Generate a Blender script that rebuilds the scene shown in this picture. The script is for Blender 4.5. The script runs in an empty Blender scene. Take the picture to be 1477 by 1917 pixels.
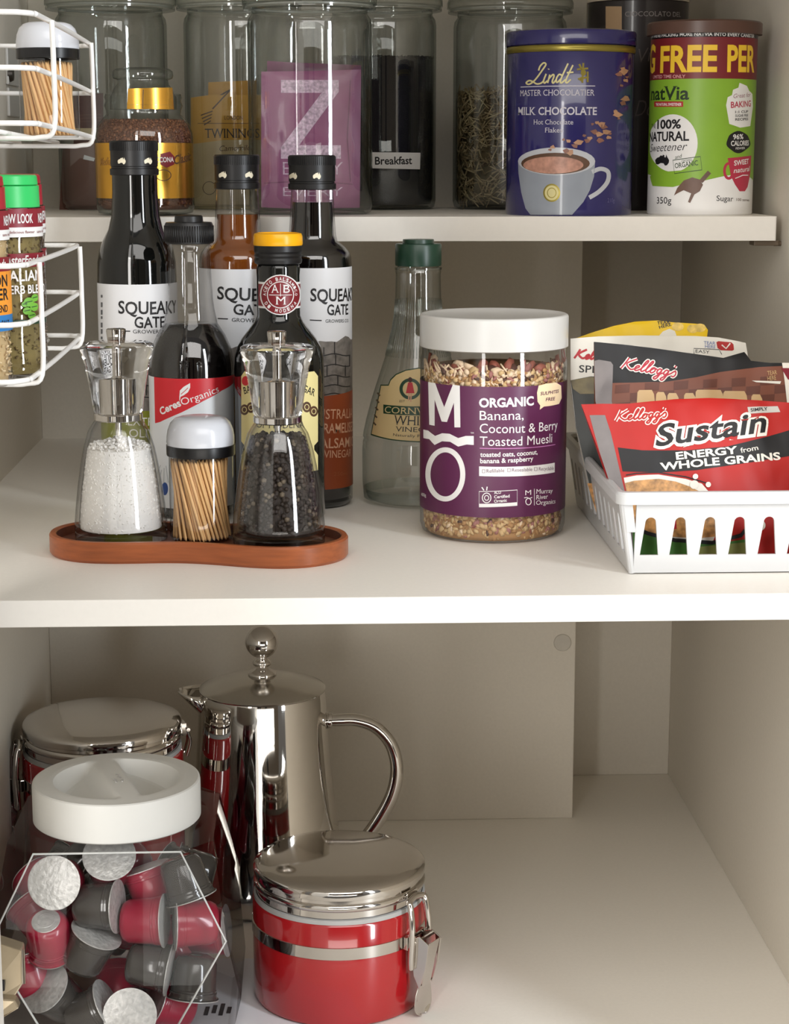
import bpy, bmesh, math, random
from math import sin, cos, pi, sqrt, asin, atan2, radians as rad
from mathutils import Vector as V, Matrix, noise
from mathutils.geometry import tessellate_polygon
random.seed(7)
S = bpy.context.scene
COL = S.collection

# ------------------------------------------------------------------ camera
W, H, F = 1477.0, 1917.0, 3550.0
CZ, PITCH, YAW = 0.683, rad(10.6), rad(2.4)
cam = bpy.data.cameras.new('camera'); camo = bpy.data.objects.new('camera', cam); COL.objects.link(camo)
cam.sensor_fit = 'HORIZONTAL'; cam.sensor_width = 36; cam.lens = 36 * F / W
cam.clip_start = .05; cam.clip_end = 50
camo.location = (0, 0, CZ); camo.rotation_euler = (pi / 2 - PITCH, 0, -YAW)
S.camera = camo
fwd = V((sin(YAW) * cos(PITCH), cos(YAW) * cos(PITCH), -sin(PITCH)))
rgt = V((cos(YAW), -sin(YAW), 0)); upv = rgt.cross(fwd)
CP = V((0, 0, CZ))

# ------------------------------------------------------------------ world, lights, exposure
S.view_settings.view_transform = 'Standard'; S.view_settings.look = 'None'
S.view_settings.gamma = 1; S.view_settings.use_curve_mapping = False
S.view_settings.exposure = -0.08
S.cycles.max_bounces = 24; S.cycles.transparent_max_bounces = 40; S.cycles.transmission_bounces = 12
S.cycles.glossy_bounces = 6; S.cycles.diffuse_bounces = 5
S.cycles.caustics_reflective = False; S.cycles.caustics_refractive = False
wd = bpy.data.worlds.new('room_air'); S.world = wd; wd.use_nodes = True
wn = wd.node_tree.nodes; wl = wd.node_tree.links
tc = wn.new('ShaderNodeTexCoord'); sx = wn.new('ShaderNodeSeparateXYZ'); rp = wn.new('ShaderNodeValToRGB')
mr = wn.new('ShaderNodeMapRange'); mr.inputs[1].default_value = -1; mr.inputs[2].default_value = 1
wl.new(tc.outputs['Generated'], sx.inputs[0]); wl.new(sx.outputs[2], mr.inputs[0]); wl.new(mr.outputs[0], rp.inputs[0])
rp.color_ramp.elements[0].color = (.20, .17, .14, 1); rp.color_ramp.elements[1].color = (.95, .92, .88, 1)
e_ = rp.color_ramp.elements.new(.5); e_.color = (.62, .59, .55, 1)
wl.new(rp.outputs[0], wn['Background'].inputs[0]); wn['Background'].inputs[1].default_value = .3

def area(name, loc, target, sx_, sy_, power, col):
    l = bpy.data.lights.new(name, 'AREA'); l.shape = 'RECTANGLE'; l.size = sx_; l.size_y = sy_
    l.energy = power; l.color = col
    o = bpy.data.objects.new(name, l); COL.objects.link(o); o.location = loc
    o.rotation_euler = (V(target) - V(loc)).to_track_quat('-Z', 'Y').to_euler()
    return o
area('window_light', (1.05, .28, .72), (0, 1.45, .45), .16, 1.4, 20, (.90, .95, 1))
area('ceiling_light', (.1, -.5, 1.75), (.03, 1.35, .35), 2.2, 1.0, 32, (1, .97, .93))
area('low_fill_light', (.1, -.95, -.12), (.05, 1.9, .05), 1.7, .45, 13.5, (1, .96, .9))  # unseen fill added low in front to brighten the lower back wall
area('side_fill_light', (-.75, -.5, .7), (.35, 1.4, .55), .5, 1.3, 29, (1, .97, .93))  # unseen fill added from the left to brighten the right wall

# ------------------------------------------------------------------ measuring helpers
def ray(px, py): return rgt * ((px - W / 2) / F) - upv * ((py - H / 2) / F) + fwd
def onz(px, py, z): d = ray(px, py); return CP + d * ((z - CZ) / d.z)
def ony(px, py, Y): d = ray(px, py); return CP + d * (Y / d.y)
def onx(px, py, X): d = ray(px, py); return CP + d * (X / d.x)
def dep(p): return (V(p) - CP).dot(fwd)

# ------------------------------------------------------------------ materials
def C(r, g, b):
    def f(c):
        c /= 255
        return c / 12.92 if c <= .04045 else ((c + .055) / 1.055) ** 2.4
    return (f(r), f(g), f(b), 1)
MATS = {}
def M(name, col, rough=.5, metal=0, var=.04, scale=60, bump=0, spec=.5, coat=0, trans=0, ior=1.45, stretch=(1, 1, 1)):
    if name in MATS: return MATS[name]
    m = bpy.data.materials.new(name); m.use_nodes = True
    nt = m.node_tree; b = nt.nodes['Principled BSDF']; c = C(*col)
    b.inputs['Roughness'].default_value = rough; b.inputs['Metallic'].default_value = metal
    b.inputs['Specular IOR Level'].default_value = spec; b.inputs['Coat Weight'].default_value = coat
    b.inputs['Transmission Weight'].default_value = trans; b.inputs['IOR'].default_value = ior
    t = nt.nodes.new('ShaderNodeTexCoord'); mp = nt.nodes.new('ShaderNodeMapping'); mp.inputs['Scale'].default_value = stretch
    n = nt.nodes.new('ShaderNodeTexNoise'); n.inputs['Scale'].default_value = scale; n.inputs['Detail'].default_value = 4
    r = nt.nodes.new('ShaderNodeValToRGB')
    r.color_ramp.elements[0].position = .3; r.color_ramp.elements[1].position = .7
    r.color_ramp.elements[0].color = tuple(x * (1 - var) for x in c[:3]) + (1,)
    r.color_ramp.elements[1].color = tuple(min(1, x * (1 + var)) for x in c[:3]) + (1,)
    L = nt.links.new
    L(t.outputs['Object'], mp.inputs[0]); L(mp.outputs[0], n.inputs['Vector']); L(n.outputs['Fac'], r.inputs[0]); L(r.outputs[0], b.inputs['Base Color'])
    if bump:
        bp = nt.nodes.new('ShaderNodeBump'); bp.inputs['Strength'].default_value = bump; bp.inputs['Distance'].default_value = .001
        L(n.outputs['Fac'], bp.inputs['Height']); L(bp.outputs[0], b.inputs['Normal'])
    MATS[name] = m
    return m
def glass(name, tint=(1, 1, 1), edge=(.45, .5, .47), refl=.09, rough=.0, power=3.0):
    """thin clear wall: Fresnel reflection over a see-through pane whose colour deepens with the path through the glass"""
    if name in MATS: return MATS[name]
    m = bpy.data.materials.new(name); m.use_nodes = True; nt = m.node_tree
    for n in list(nt.nodes):
        if n.type != 'OUTPUT_MATERIAL': nt.nodes.remove(n)
    out = [n for n in nt.nodes if n.type == 'OUTPUT_MATERIAL'][0]
    lw = nt.nodes.new('ShaderNodeLayerWeight'); lw.inputs[0].default_value = .5
    p1 = nt.nodes.new('ShaderNodeMath'); p1.operation = 'POWER'; p1.inputs[1].default_value = 5
    ma = nt.nodes.new('ShaderNodeMath'); ma.operation = 'MULTIPLY_ADD'; ma.inputs[1].default_value = .7; ma.inputs[2].default_value = refl; ma.use_clamp = True
    p2 = nt.nodes.new('ShaderNodeMath'); p2.operation = 'POWER'; p2.inputs[1].default_value = power
    mc = nt.nodes.new('ShaderNodeMix'); mc.data_type = 'RGBA'; mc.inputs[6].default_value = (*tint, 1); mc.inputs[7].default_value = (*edge, 1)
    tr = nt.nodes.new('ShaderNodeBsdfTransparent'); gl = nt.nodes.new('ShaderNodeBsdfGlossy'); gl.inputs['Roughness'].default_value = rough
    mx = nt.nodes.new('ShaderNodeMixShader'); L = nt.links.new
    L(lw.outputs['Facing'], p1.inputs[0]); L(p1.outputs[0], ma.inputs[0]); L(lw.outputs['Facing'], p2.inputs[0]); L(p2.outputs[0], mc.inputs[0])
    L(mc.outputs[2], tr.inputs[0]); L(ma.outputs[0], mx.inputs[0]); L(tr.outputs[0], mx.inputs[1]); L(gl.outputs[0], mx.inputs[2]); L(mx.outputs[0], out.inputs[0])
    MATS[name] = m
    return m
WHITE = M('white_laminate', (236, 231, 222), .42, var=.015, scale=300, spec=.4)
EDGE = M('white_edge', (222, 217, 209), .4, var=.012, scale=200)
WALL = M('wall_paint', (214, 207, 194), .55, var=.02, scale=350, bump=.05)
BLACK = M('black_plastic', (16, 15, 16), .32, var=.1)
INK = M('black_ink', (26, 24, 26), .5)
PAPER = M('white_paper', (226, 224, 222), .5, var=.015)
CHROME = M('chrome', (205, 200, 194), .07, 1, var=.01)
STEEL = M('brushed_steel', (190, 186, 178), .16, 1, var=.03)
WPLAST = M('white_plastic', (196, 194, 190), .3, var=.01)
WMATTE = M('white_matte_plastic', (212, 211, 206), .5, var=.01)
GLASS = glass('clear_glass', (.93, .95, .94), (.34, .39, .36))
THIN = glass('thin_glass', (.97, .97, .97), (.5, .5, .5), refl=.06)
ACRYL = M('clear_acrylic', (250, 250, 250), .0, trans=1, ior=1.45, var=0)

# ------------------------------------------------------------------ mesh builder
class MB:
    def __init__(s): s.v = []; s.f = []; s.m = []
    def add(s, vs, fs, m=0):
        b = len(s.v); s.v += [tuple(x) for x in vs]
        for f in fs: s.f.append([b + i for i in f]); s.m.append(m)
        return s
    def box(s, a, b, m=0):
        (x0, y0, z0), (x1, y1, z1) = a, b
        return s.add([(x0, y0, z0), (x1, y0, z0), (x1, y1, z0), (x0, y1, z0), (x0, y0, z1), (x1, y0, z1), (x1, y1, z1), (x0, y1, z1)],
                     [(3, 2, 1, 0), (4, 5, 6, 7), (0, 1, 5, 4), (1, 2, 6, 5), (2, 3, 7, 6), (3, 0, 4, 7)], m)
    def lathe(s, prof, m=0, seg=96, c=(0, 0)):
        vs = []; fs = []; idx = []
        for r, z in prof:
            if r < 1e-6: idx.append([len(vs)]); vs.append((c[0], c[1], z))
            else:
                idx.append(list(range(len(vs), len(vs) + seg)))
                for k in range(seg):
                    t = 2 * pi * k / seg; vs.append((c[0] + r * sin(t), c[1] - r * cos(t), z))
        for a, b in zip(idx, idx[1:]):
            for k in range(seg):
                j = (k + 1) % seg
                if len(a) == 1 and len(b) == 1: continue
                if len(a) == 1: fs.append((a[0], b[j], b[k]))
                elif len(b) == 1: fs.append((a[k], a[j], b[0]))
                else: fs.append((a[k], a[j], b[j], b[k]))
        return s.add(vs, fs, m)
    def tube(s, pts, r, m=0, n=10, closed=False, caps=True):
        pts = [V(p) for p in pts]; N = len(pts); rr = r if isinstance(r, (list, tuple)) else [r] * N
        vs = []; fs = []; up = None
        for i, p in enumerate(pts):
            if closed: t = pts[(i + 1) % N] - pts[i - 1]
            else: t = pts[min(i + 1, N - 1)] - pts[max(i - 1, 0)]
            t.normalize()
            if up is None: up = t.orthogonal().normalized()
            up = (up - t * up.dot(t)).normalized(); w = t.cross(up)
            for k in range(n):
                a = 2 * pi * k / n; vs.append(p + (up * cos(a) + w * sin(a)) * rr[i])
        for i in range(N if closed else N - 1):
            j = (i + 1) % N
            for k in range(n):
                l = (k + 1) % n; fs.append((i * n + k, i * n + l, j * n + l, j * n + k))
        if caps and not closed: fs += [tuple(range(n))[::-1], tuple((N - 1) * n + k for k in range(n))]
        return s.add(vs, fs, m)
    def prism(s, poly, a, b, fn, m=0):
        """2D polygon swept from depth a to b; fn maps (u, v, depth) to a point"""
        n = len(poly); tri = tessellate_polygon([[V((x, y, 0)) for x, y in poly]])
        vs = [fn(x, y, a) for x, y in poly] + [fn(x, y, b) for x, y in poly]
        fs = [tuple(t) for t in tri] + [tuple(n + i for i in t[::-1]) for t in tri] + [(i, (i + 1) % n, n + (i + 1) % n, n + i) for i in range(n)]
        return s.add(vs, fs, m)
    def ico(s, c, r, m=0, sc=(1, 1, 1), rot=None, sub=1):
        bm = bmesh.new(); bmesh.ops.create_icosphere(bm, subdivisions=sub, radius=r)
        R = rot or Matrix.Identity(3)
        s.add([V(c) + R @ V((v.co.x * sc[0], v.co.y * sc[1], v.co.z * sc[2])) for v in bm.verts], [[v.index for v in f.verts] for f in bm.faces], m); bm.free()
        return s
    def build(s, name, mats, parent=None, sharp=32, smooth=True, bevel=0, loc=None):
        me = bpy.data.meshes.new(name); me.from_pydata(s.v, [], s.f)
        if not isinstance(mats, (list, tuple)): mats = [mats]
        for m in mats: me.materials.append(m)
        me.polygons.foreach_set('material_index', s.m)
        bm = bmesh.new(); bm.from_mesh(me); bmesh.ops.recalc_face_normals(bm, faces=bm.faces); bm.to_mesh(me); bm.free()
        if smooth:
            me.shade_smooth()
            if sharp: me.set_sharp_from_angle(angle=rad(sharp))
        o = bpy.data.objects.new(name, me); COL.objects.link(o)
        if parent: o.parent = parent
        if loc: o.location = loc
        if bevel:
            b = o.modifiers.new('bevel', 'BEVEL'); b.width = bevel; b.segments = 2; b.limit_method = 'ANGLE'
        return o
def tag(o, label, cat, group=None, kind=None):
    o['label'] = label; o['category'] = cat
    if group: o['group'] = group
    if kind: o['kind'] = kind
    return o
def thing(name, loc, label, cat, group=None, rz=0):
    o = bpy.data.objects.new(name, None); COL.objects.link(o); o.location = loc; o.rotation_euler = (0, 0, rz); o.empty_display_size = .02
    return tag(o, label, cat, group)
def struct(o): o['kind'] = 'structure'; return o
def spline(pts, n=8, closed=False):
    P = [V(p) for p in pts]; N = len(P); out = []
    for i in range(N if closed else N - 1):
        p0 = P[(i - 1) % N] if closed or i > 0 else P[0]; p1 = P[i]; p2 = P[(i + 1) % N]; p3 = P[(i + 2) % N] if closed or i + 2 < N else P[-1]
        for k in range(n):
            t = k / n
            out.append(.5 * (2 * p1 + (p2 - p0) * t + (2 * p0 - 5 * p1 + 4 * p2 - p3) * t * t + (3 * p1 - p0 - 3 * p2 + p3) * t ** 3))
    if not closed: out.append(P[-1])
    return out

# ------------------------------------------------------------------ lettering
TC = {}
def glyphs(s, bold=0, serif=False):
    k = (s, bold, serif)
    if k in TC: return TC[k]
    cu = bpy.data.curves.new('t', 'FONT'); cu.body = s; cu.size = 1; cu.offset = bold; cu.fill_mode = 'BOTH'; cu.resolution_u = 3; cu.dimensions = '2D'
    o = bpy.data.objects.new('t', cu); me = bpy.data.meshes.new_from_object(o)
    vs = [(v.co.x, v.co.y) for v in me.vertices]; fs = [list(p.vertices) for p in me.polygons]
    if serif and vs:
        cnt = {}
        for f in fs:
            for a, b in zip(f, f[1:] + f[:1]): cnt[(min(a, b), max(a, b))] = cnt.get((min(a, b), max(a, b)), 0) + 1
        for (a, b), c in cnt.items():
            (x0, y0), (x1, y1) = vs[a], vs[b]
            if c == 1 and abs(y0 - y1) < 1e-3 and abs(x1 - x0) < .2 and (abs(y0) < .03 or y0 > .5):
                xa, xb = min(x0, x1) - .05, max(x0, x1) + .05; d = .035 if y0 < .3 else -.035
                i = len(vs); vs += [(xa, y0), (xb, y0), (xb, y0 + d), (xa, y0 + d)]; fs.append([i, i + 1, i + 2, i + 3])
    bpy.data.objects.remove(o); bpy.data.curves.remove(cu); bpy.data.meshes.remove(me)
    TC[k] = (vs, fs)
    return TC[k]
CAP = max(y for x, y in glyphs('H')[0])

class Decal:
    """flat artwork in (u, v) metres that is then laid on a curved surface fn(u, v, offset)"""
    def __init__(s, fn, uv, du, dv=None, step=6e-5, off=1.5e-4):
        s.fn, s.uv, s.du, s.dv, s.step, s.off = fn, uv, du, dv, step, off
        s.mats = []; s.items = []
    def mi(s, m):
        if m not in s.mats: s.mats.append(m)
        return s.mats.index(m)
    def raw(s, vs, fs, m, layer): s.items.append((vs, fs, s.mi(m), layer)); return s
    def poly(s, pts, m, layer=1):
        return s.raw(list(pts), [list(t) for t in tessellate_polygon([[V((x, y, 0)) for x, y in pts]])], m, layer)
    def P(s, pts, m, layer=1):           # polygon given by measured points
        return s.poly([s.uv(*p) for p in pts], m, layer)
    def R(s, x0, y0, x1, y1, m, layer=1):
        return s.P([(x0, y0), (x1, y0), (x1, y1), (x0, y1)], m, layer)
    def ell(s, x, y, rx, ry, m, layer=1, n=28, a0=0, a1=2 * pi):
        return s.P([(x + rx * cos(a0 + (a1 - a0) * k / n), y + ry * sin(a0 + (a1 - a0) * k / n)) for k in range(n)], m, layer)
    def line(s, pts, w, m, layer=1, closed=False, taper=False):   # stroke through measured points, width in pixels
        P = [V(p) for p in pts]; N = len(P); vs = []; fs = []
        for i, p in enumerate(P):
            t = (P[(i + 1) % N] - P[i - 1]) if closed else (P[min(i + 1, N - 1)] - P[max(i - 1, 0)])
            if t.length < 1e-9: t = V((1, 0))
            t.normalize(); n = V((-t.y, t.x)); k = w / 2
            if taper: k *= max(.25, sin(pi * (i + .5) / N))
            vs += [s.uv(*(p + n * k)), s.uv(*(p - n * k))]
        for i in range(N if closed else N - 1):
            j = (i + 1) % N; fs.append([2 * i, 2 * i + 1, 2 * j + 1, 2 * j])
        return s.raw(vs, fs, m, layer)
    def ring(s, x, y, rx, ry, w, m, layer=1, n=36):
        return s.line([(x + rx * cos(2 * pi * k / n), y + ry * sin(2 * pi * k / n)) for k in range(n)], w, m, layer, True)
    def T(s, txt, x0, y0, x1, y1, cap, m, layer=2, bold=.0, serif=False, shear=0, jit=0):
        """line of lettering whose baseline runs from (x0,y0) to (x1,y1), capitals `cap` pixels high"""
        a = V(s.uv(x0, y0)); b = V(s.uv(x1, y1)); c = V(s.uv((x0 + x1) / 2, (y0 + y1) / 2 - cap)); mid = V(s.uv((x0 + x1) / 2, (y0 + y1) / 2))
        vs, fs = glyphs(txt, bold, serif)
        if not vs: return s
        xa = min(v[0] for v in vs); xb = max(v[0] for v in vs)
        kx = (b - a).length / (xb - xa); ky = (c - mid).length / CAP; d = (b - a).normalized(); n = V((-d.y, d.x))
        out = []
        for x, y in vs:
            q = a + d * ((x - xa) * kx + shear * y * ky) + n * (y * ky + (jit * ky * sin(x * 5.1) if jit else 0)); out.append((q.x, q.y))
        return s.raw(out, fs, m, layer)
    def TA(s, txt, x, y, r, a0, a1, cap, m, layer=2, bold=.0, serif=False):   # lettering on an arc
        n = len(txt)
        for i, ch in enumerate(txt):
            if ch == ' ': continue
            a = a0 + (a1 - a0) * (i + .5) / n; sg = 1 if a1 > a0 else -1
            px, py = x + r * sin(a), y - r * cos(a); h = cap * .36
            dx, dy = cos(a) * sg, sin(a) * sg
            bx, by = px + sin(a) * (-cap / 2 * sg), py + cos(a) * (cap / 2 * sg)
            s.T(ch, bx - dx * h, by - dy * h, bx + dx * h, by + dy * h, cap, m, layer, bold, serif)
        return s
    def build(s, name, parent):
        mb = MB()
        for vs, fs, mi, layer in s.items:
            bm = bmesh.new(); bv = [bm.verts.new((x, y, 0)) for x, y in vs]
            for f in fs:
                try: bm.faces.new([bv[i] for i in f])
                except ValueError: pass
            for ax, d in ((0, s.du), (1, s.dv)):
                if not d or not bm.verts: continue
                lo = min(v.co[ax] for v in bm.verts); hi = max(v.co[ax] for v in bm.verts); k = math.floor(lo / d) + 1
                while k * d < hi - 1e-7:
                    co = V((0, 0, 0)); co[ax] = k * d; no = V((0, 0, 0)); no[ax] = 1
                    bmesh.ops.bisect_plane(bm, geom=bm.verts[:] + bm.edges[:] + bm.faces[:], plane_co=co, plane_no=no, dist=1e-7); k += 1
            bm.verts.index_update()
            o = s.off + layer * s.step
            mb.add([s.fn(v.co.x, v.co.y, o) for v in bm.verts], [[v.index for v in f.verts] for f in bm.faces], mi); bm.free()
        return mb.build(name, s.mats, parent, sharp=0)

class Round:
    """a turned thing standing at (axis pixel, distance Y, height zb)"""
    def __init__(s, ax, py, Y, zb):
        p = ony(ax, py, Y); s.x, s.Y, s.zb = p.x, Y, zb; s.loc = V((p.x, Y, zb)); s.ax, s.py = ax, py
    def r(s, hw, py=None): return hw * dep(ony(s.ax, py if py is not None else s.py, s.Y)) / F
    def z(s, py): return ony(s.ax, py, s.Y).z - s.zb
    def prof(s, pts): return [(s.r(h, y), s.z(y)) for h, y in pts]
    def hit(s, px, py, rf):
        R = rf if isinstance(rf, float) else rf(0.05)
        for _ in range(6):
            d = ray(px, py); ox, oy = -s.x, -s.Y
            a = d.x ** 2 + d.y ** 2; b = ox * d.x + oy * d.y; c = ox * ox + oy * oy - R * R; q = b * b - a * c
            t = (-b - sqrt(q)) / a if q > 0 else -b / a
            p = CP + d * t; th = atan2(p.x - s.x, s.Y - p.y); z = p.z - s.zb
            if isinstance(rf, float): break
            R = rf(z)
        return th, z
    def decal(s, rf, Rref=None, dv=None, off=1.5e-4, step=6e-5):
        Rr = Rref or (rf if isinstance(rf, float) else rf(.05)); g = rf if not isinstance(rf, float) else (lambda z: rf)
        def uv(px, py): th, z = s.hit(px, py, rf); return (th * Rr, z)
        def fn(u, v, o): t = u / Rr; R = g(v) + o; return (R * sin(t), -R * cos(t), v)
        return Decal(fn, uv, Rr * 2 * pi / 96, dv, step, off)

# ------------------------------------------------------------------ cabinet
XL, XR, XC = -.2734, .3935, .2665
YM, YR, YF, YU = 1.891, 2.030, 1.18, 1.582
ZM, ZU, ZTOP = .4066, .6346, .96
def slab(name, a, b, m, bevel=.0008): return struct(MB().box(a, b).build(name, m, smooth=False, bevel=bevel))
slab('floor', (XL - .018, YF - .02, -.018), (XR + .018, YR + .018, 0), WHITE)
slab('ceiling', (XL - .018, YF - .02, ZTOP), (XR + .018, YR + .018, ZTOP + .018), WHITE)
slab('wall_left', (XL - .018, YF - .02, 0), (XL, YR + .018, ZTOP), WALL)
slab('wall_right', (XR, YF - .02, 0), (XR + .018, YR + .018, ZTOP), WALL)
slab('wall_back', (XL, YM, 0), (XC, YR, ZTOP), WALL)
slab('wall_recess', (XC, YR, 0), (XR, YR + .018, ZTOP), WALL)
slab('door_1', (-.2225, .62, -.1), (-.2035, YF - .03, 1.05), WHITE)
def shelf(name, x0, x1, y0, y1, zt, th, label):
    t = thing(name, (0, 0, 0), label, 'shelf')
    MB().box((x0, y0 + .001, zt - th), (x1, y1, zt)).build('board', WHITE, t, smooth=False)
    if x1 < XR - .004: MB().box((x1, y0 + .001, zt - th), (x1 + .0006, y1, zt)).build('side_edging', EDGE, t, smooth=False)
    MB().box((x0, y0, zt - th), (x1, y0 + .001, zt)).build('edge_band', EDGE, t, smooth=False, bevel=.0004)
    return t
shelf('shelf', XL, XR, YF, YM, ZM, .0175, 'white middle pantry shelf carrying the bottles, brown tray and cereal basket')
shelf('shelf', XL, .3842, YU, YM, ZU, .0202, 'white upper pantry shelf set further back under the glass jars and tins')
# shelf support under the upper shelf, with its pin in the wall
sp = thing('shelf_support', (XR - .014, YU + .015, ZU - .0202), 'small brown peg under the right end of the upper shelf', 'shelf support')
PEG = M('brown_plastic', (96, 82, 66), .5)
MB().box((-.011, -.006, -.0045), (.010, .012, 0)).build('pad', PEG, sp, smooth=False, bevel=.0008)
MB().tube([(.008, .003, -.003), (.014, .003, -.003)], .0022).build('pin', PEG, sp)

# rear room wall and two invented dark slabs, seen only as reflections
slab('wall_rear', (-1.6, -2.0, -.7), (1.9, -1.9, 2.0), M('room_wall', (196, 180, 160), .7), 0)
slab('reflection_slab', (-.55, -1.9, -.7), (-.12, -1.86, 1.3), M('dark_slab', (58, 44, 38), .5), 0)  # invented dark slab, added for contrast in the chrome reflections
slab('reflection_strip', (.32, -1.9, -.7), (.5, -1.86, 1.6), M('dark_strip', (40, 34, 32), .5), 0)  # narrow dark slab, also invented to put a dark streak in reflections

# ------------------------------------------------------------------ shared artwork
AUS = [(-1, .1), (-.75, .45), (-.4, .6), (-.2, .85), (.05, .75), (.1, .95), (.35, .85), (.3, .6), (.5, .5), (.6, 1), (.75, .55), (1, .1), (.95, -.3), (.7, -.7), (.4, -.75), (.2, -.4), (-.2, -.35), (-.6, -.6), (-.9, -.5)]
KEL = [[(.3, 2.2), (.1, 1), (-.15, 0)], [(1.6, 2.2), (.4, 1.1), (1.3, .15), (1.8, .2)], [(1.8, .2), (2.5, .7), (2.4, 1), (2.05, .8), (2, .3), (2.3, 0), (2.9, .4)],
       [(2.9, .4), (3.5, 1.8), (3.35, 2.2), (3.1, 1.6), (3, .4), (3.25, 0), (3.7, .4)], [(3.7, .4), (4.3, 1.8), (4.15, 2.2), (3.9, 1.6), (3.8, .4), (4.05, 0), (4.5, .4)],
       [(4.5, .4), (4.9, 1), (4.6, .9), (4.5, .4), (4.8, 0), (5.2, .4), (5.1, .9), (4.9, 1), (5.5, .8)],
       [(6.2, .9), (5.8, 1), (5.6, .5), (5.8, .05), (6.15, .4), (6.25, 1), (6.2, -.2), (5.9, -1), (5.5, -.8), (6, -.2), (6.7, .4)],
       [(7.35, .9), (6.95, 1), (6.75, .5), (6.95, .05), (7.3, .4), (7.4, 1), (7.35, -.2), (7.05, -1), (6.65, -.8), (7.15, -.2), (7.9, .5)],
       [(8.1, 2.1), (8.05, 1.7)], [(7.9, .5), (8.4, 1.1), (8.7, .5), (8.5, 0), (8.1, .1)]]
LIN = [[(1.0, 1.5), (1.05, 2.0), (1.4, 2.4), (1.75, 2.2), (1.45, 1.5), (1.1, .8), (.7, .2), (.2, -.12), (-.2, .05), (.1, .32), (.6, .2), (1.2, -.08), (1.75, 0), (2, .3)], [(2.1, 1.1), (2, .3), (2.2, 0), (2.5, .3)], [(2.25, 1.6), (2.27, 1.7)],
       [(2.6, 1), (2.6, 0)], [(2.6, .5), (3, 1), (3.2, .8), (3.15, .2), (3.35, 0), (3.6, .4)], [(4.2, .9), (3.8, 1), (3.6, .5), (3.8, .05), (4.2, .5)], [(4.6, 2.3), (4.2, .4), (4.4, 0), (4.8, .4)],
       [(5.3, 2.1), (4.9, .4), (5.1, 0), (5.5, .4)], [(4.75, 1.2), (5.6, 1.25)]]
def script(D, strokes, x0, y0, x1, y1, width, m, layer=2, lw=3, shear=.25, sy=1.0):
    d = V((x1 - x0, y1 - y0)); k = d.length / width; d.normalize(); n = V((d.y, -d.x))
    for st in strokes:
        pts = []
        for p in spline([(x, y, 0) for x, y in st], 5):
            q = V((x0, y0)) + d * ((p.x + shear * p.y) * k) + n * (p.y * k * sy); pts.append((q.x, q.y))
        D.line(pts, lw, m, layer)
def aus(D, x, y, sx, sy, m, layer=1): D.P([(x + sx * a, y - sy * b) for a, b in AUS], m, layer)
CREAM = M('cream_ink', (222, 214, 190), .5)
LABELG = M('grey_white_label', (214, 214, 216), .42, var=.01)

# ------------------------------------------------------------------ tray with the grinders and the toothpick jar
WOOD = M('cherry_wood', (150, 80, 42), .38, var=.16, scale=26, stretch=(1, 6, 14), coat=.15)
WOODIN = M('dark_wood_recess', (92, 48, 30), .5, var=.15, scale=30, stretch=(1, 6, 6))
gl, gr = ony(219, 1000, 1.333), ony(525, 1000, 1.312)
ctr = (gl + gr) / 2; trz = atan2(gr.y - gl.y, gr.x - gl.x)
tray = thing('serving_tray', (ctr.x, ctr.y, ZM), 'brown wooden peanut-shaped tray under the salt and pepper grinders', 'tray', rz=trz)
def tray_outline(R, c, w, n=160):
    out = []
    for k in range(n):
        a = 2 * pi * k / n; X = (c + R) * cos(a); ax_ = abs(X)
        h = sqrt(max(0, R * R - (ax_ - c) ** 2)) if ax_ > c else w + (R - w) * (.5 - .5 * cos(pi * ax_ / c))
        out.append((X, h * (1 if sin(a) >= 0 else -1)))
    return out
def tray_ring(ins, z): return [(x, y, z) for x, y in tray_outline(.0455 - ins, .0615, .0365 - ins)]
mb = MB(); rings = [tray_ring(.0015, 0), tray_ring(0, .002), tray_ring(0, .0135), tray_ring(.001, .015), tray_ring(.0042, .015), tray_ring(.005, .0142)]
for a, b in zip(rings, rings[1:]):
    n = len(a); mb.add(a + b, [(k, (k + 1) % n, n + (k + 1) % n, n + k) for k in range(n)])
mb.add(rings[0], [tuple(range(len(rings[0])))[::-1]])
mb.build('rim', WOOD, tray, sharp=50)
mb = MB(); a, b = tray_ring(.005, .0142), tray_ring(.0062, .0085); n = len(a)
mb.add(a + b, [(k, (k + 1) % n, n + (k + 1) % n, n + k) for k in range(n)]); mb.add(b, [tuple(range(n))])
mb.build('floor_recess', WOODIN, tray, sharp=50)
ZT = ZM + .0086

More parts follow.
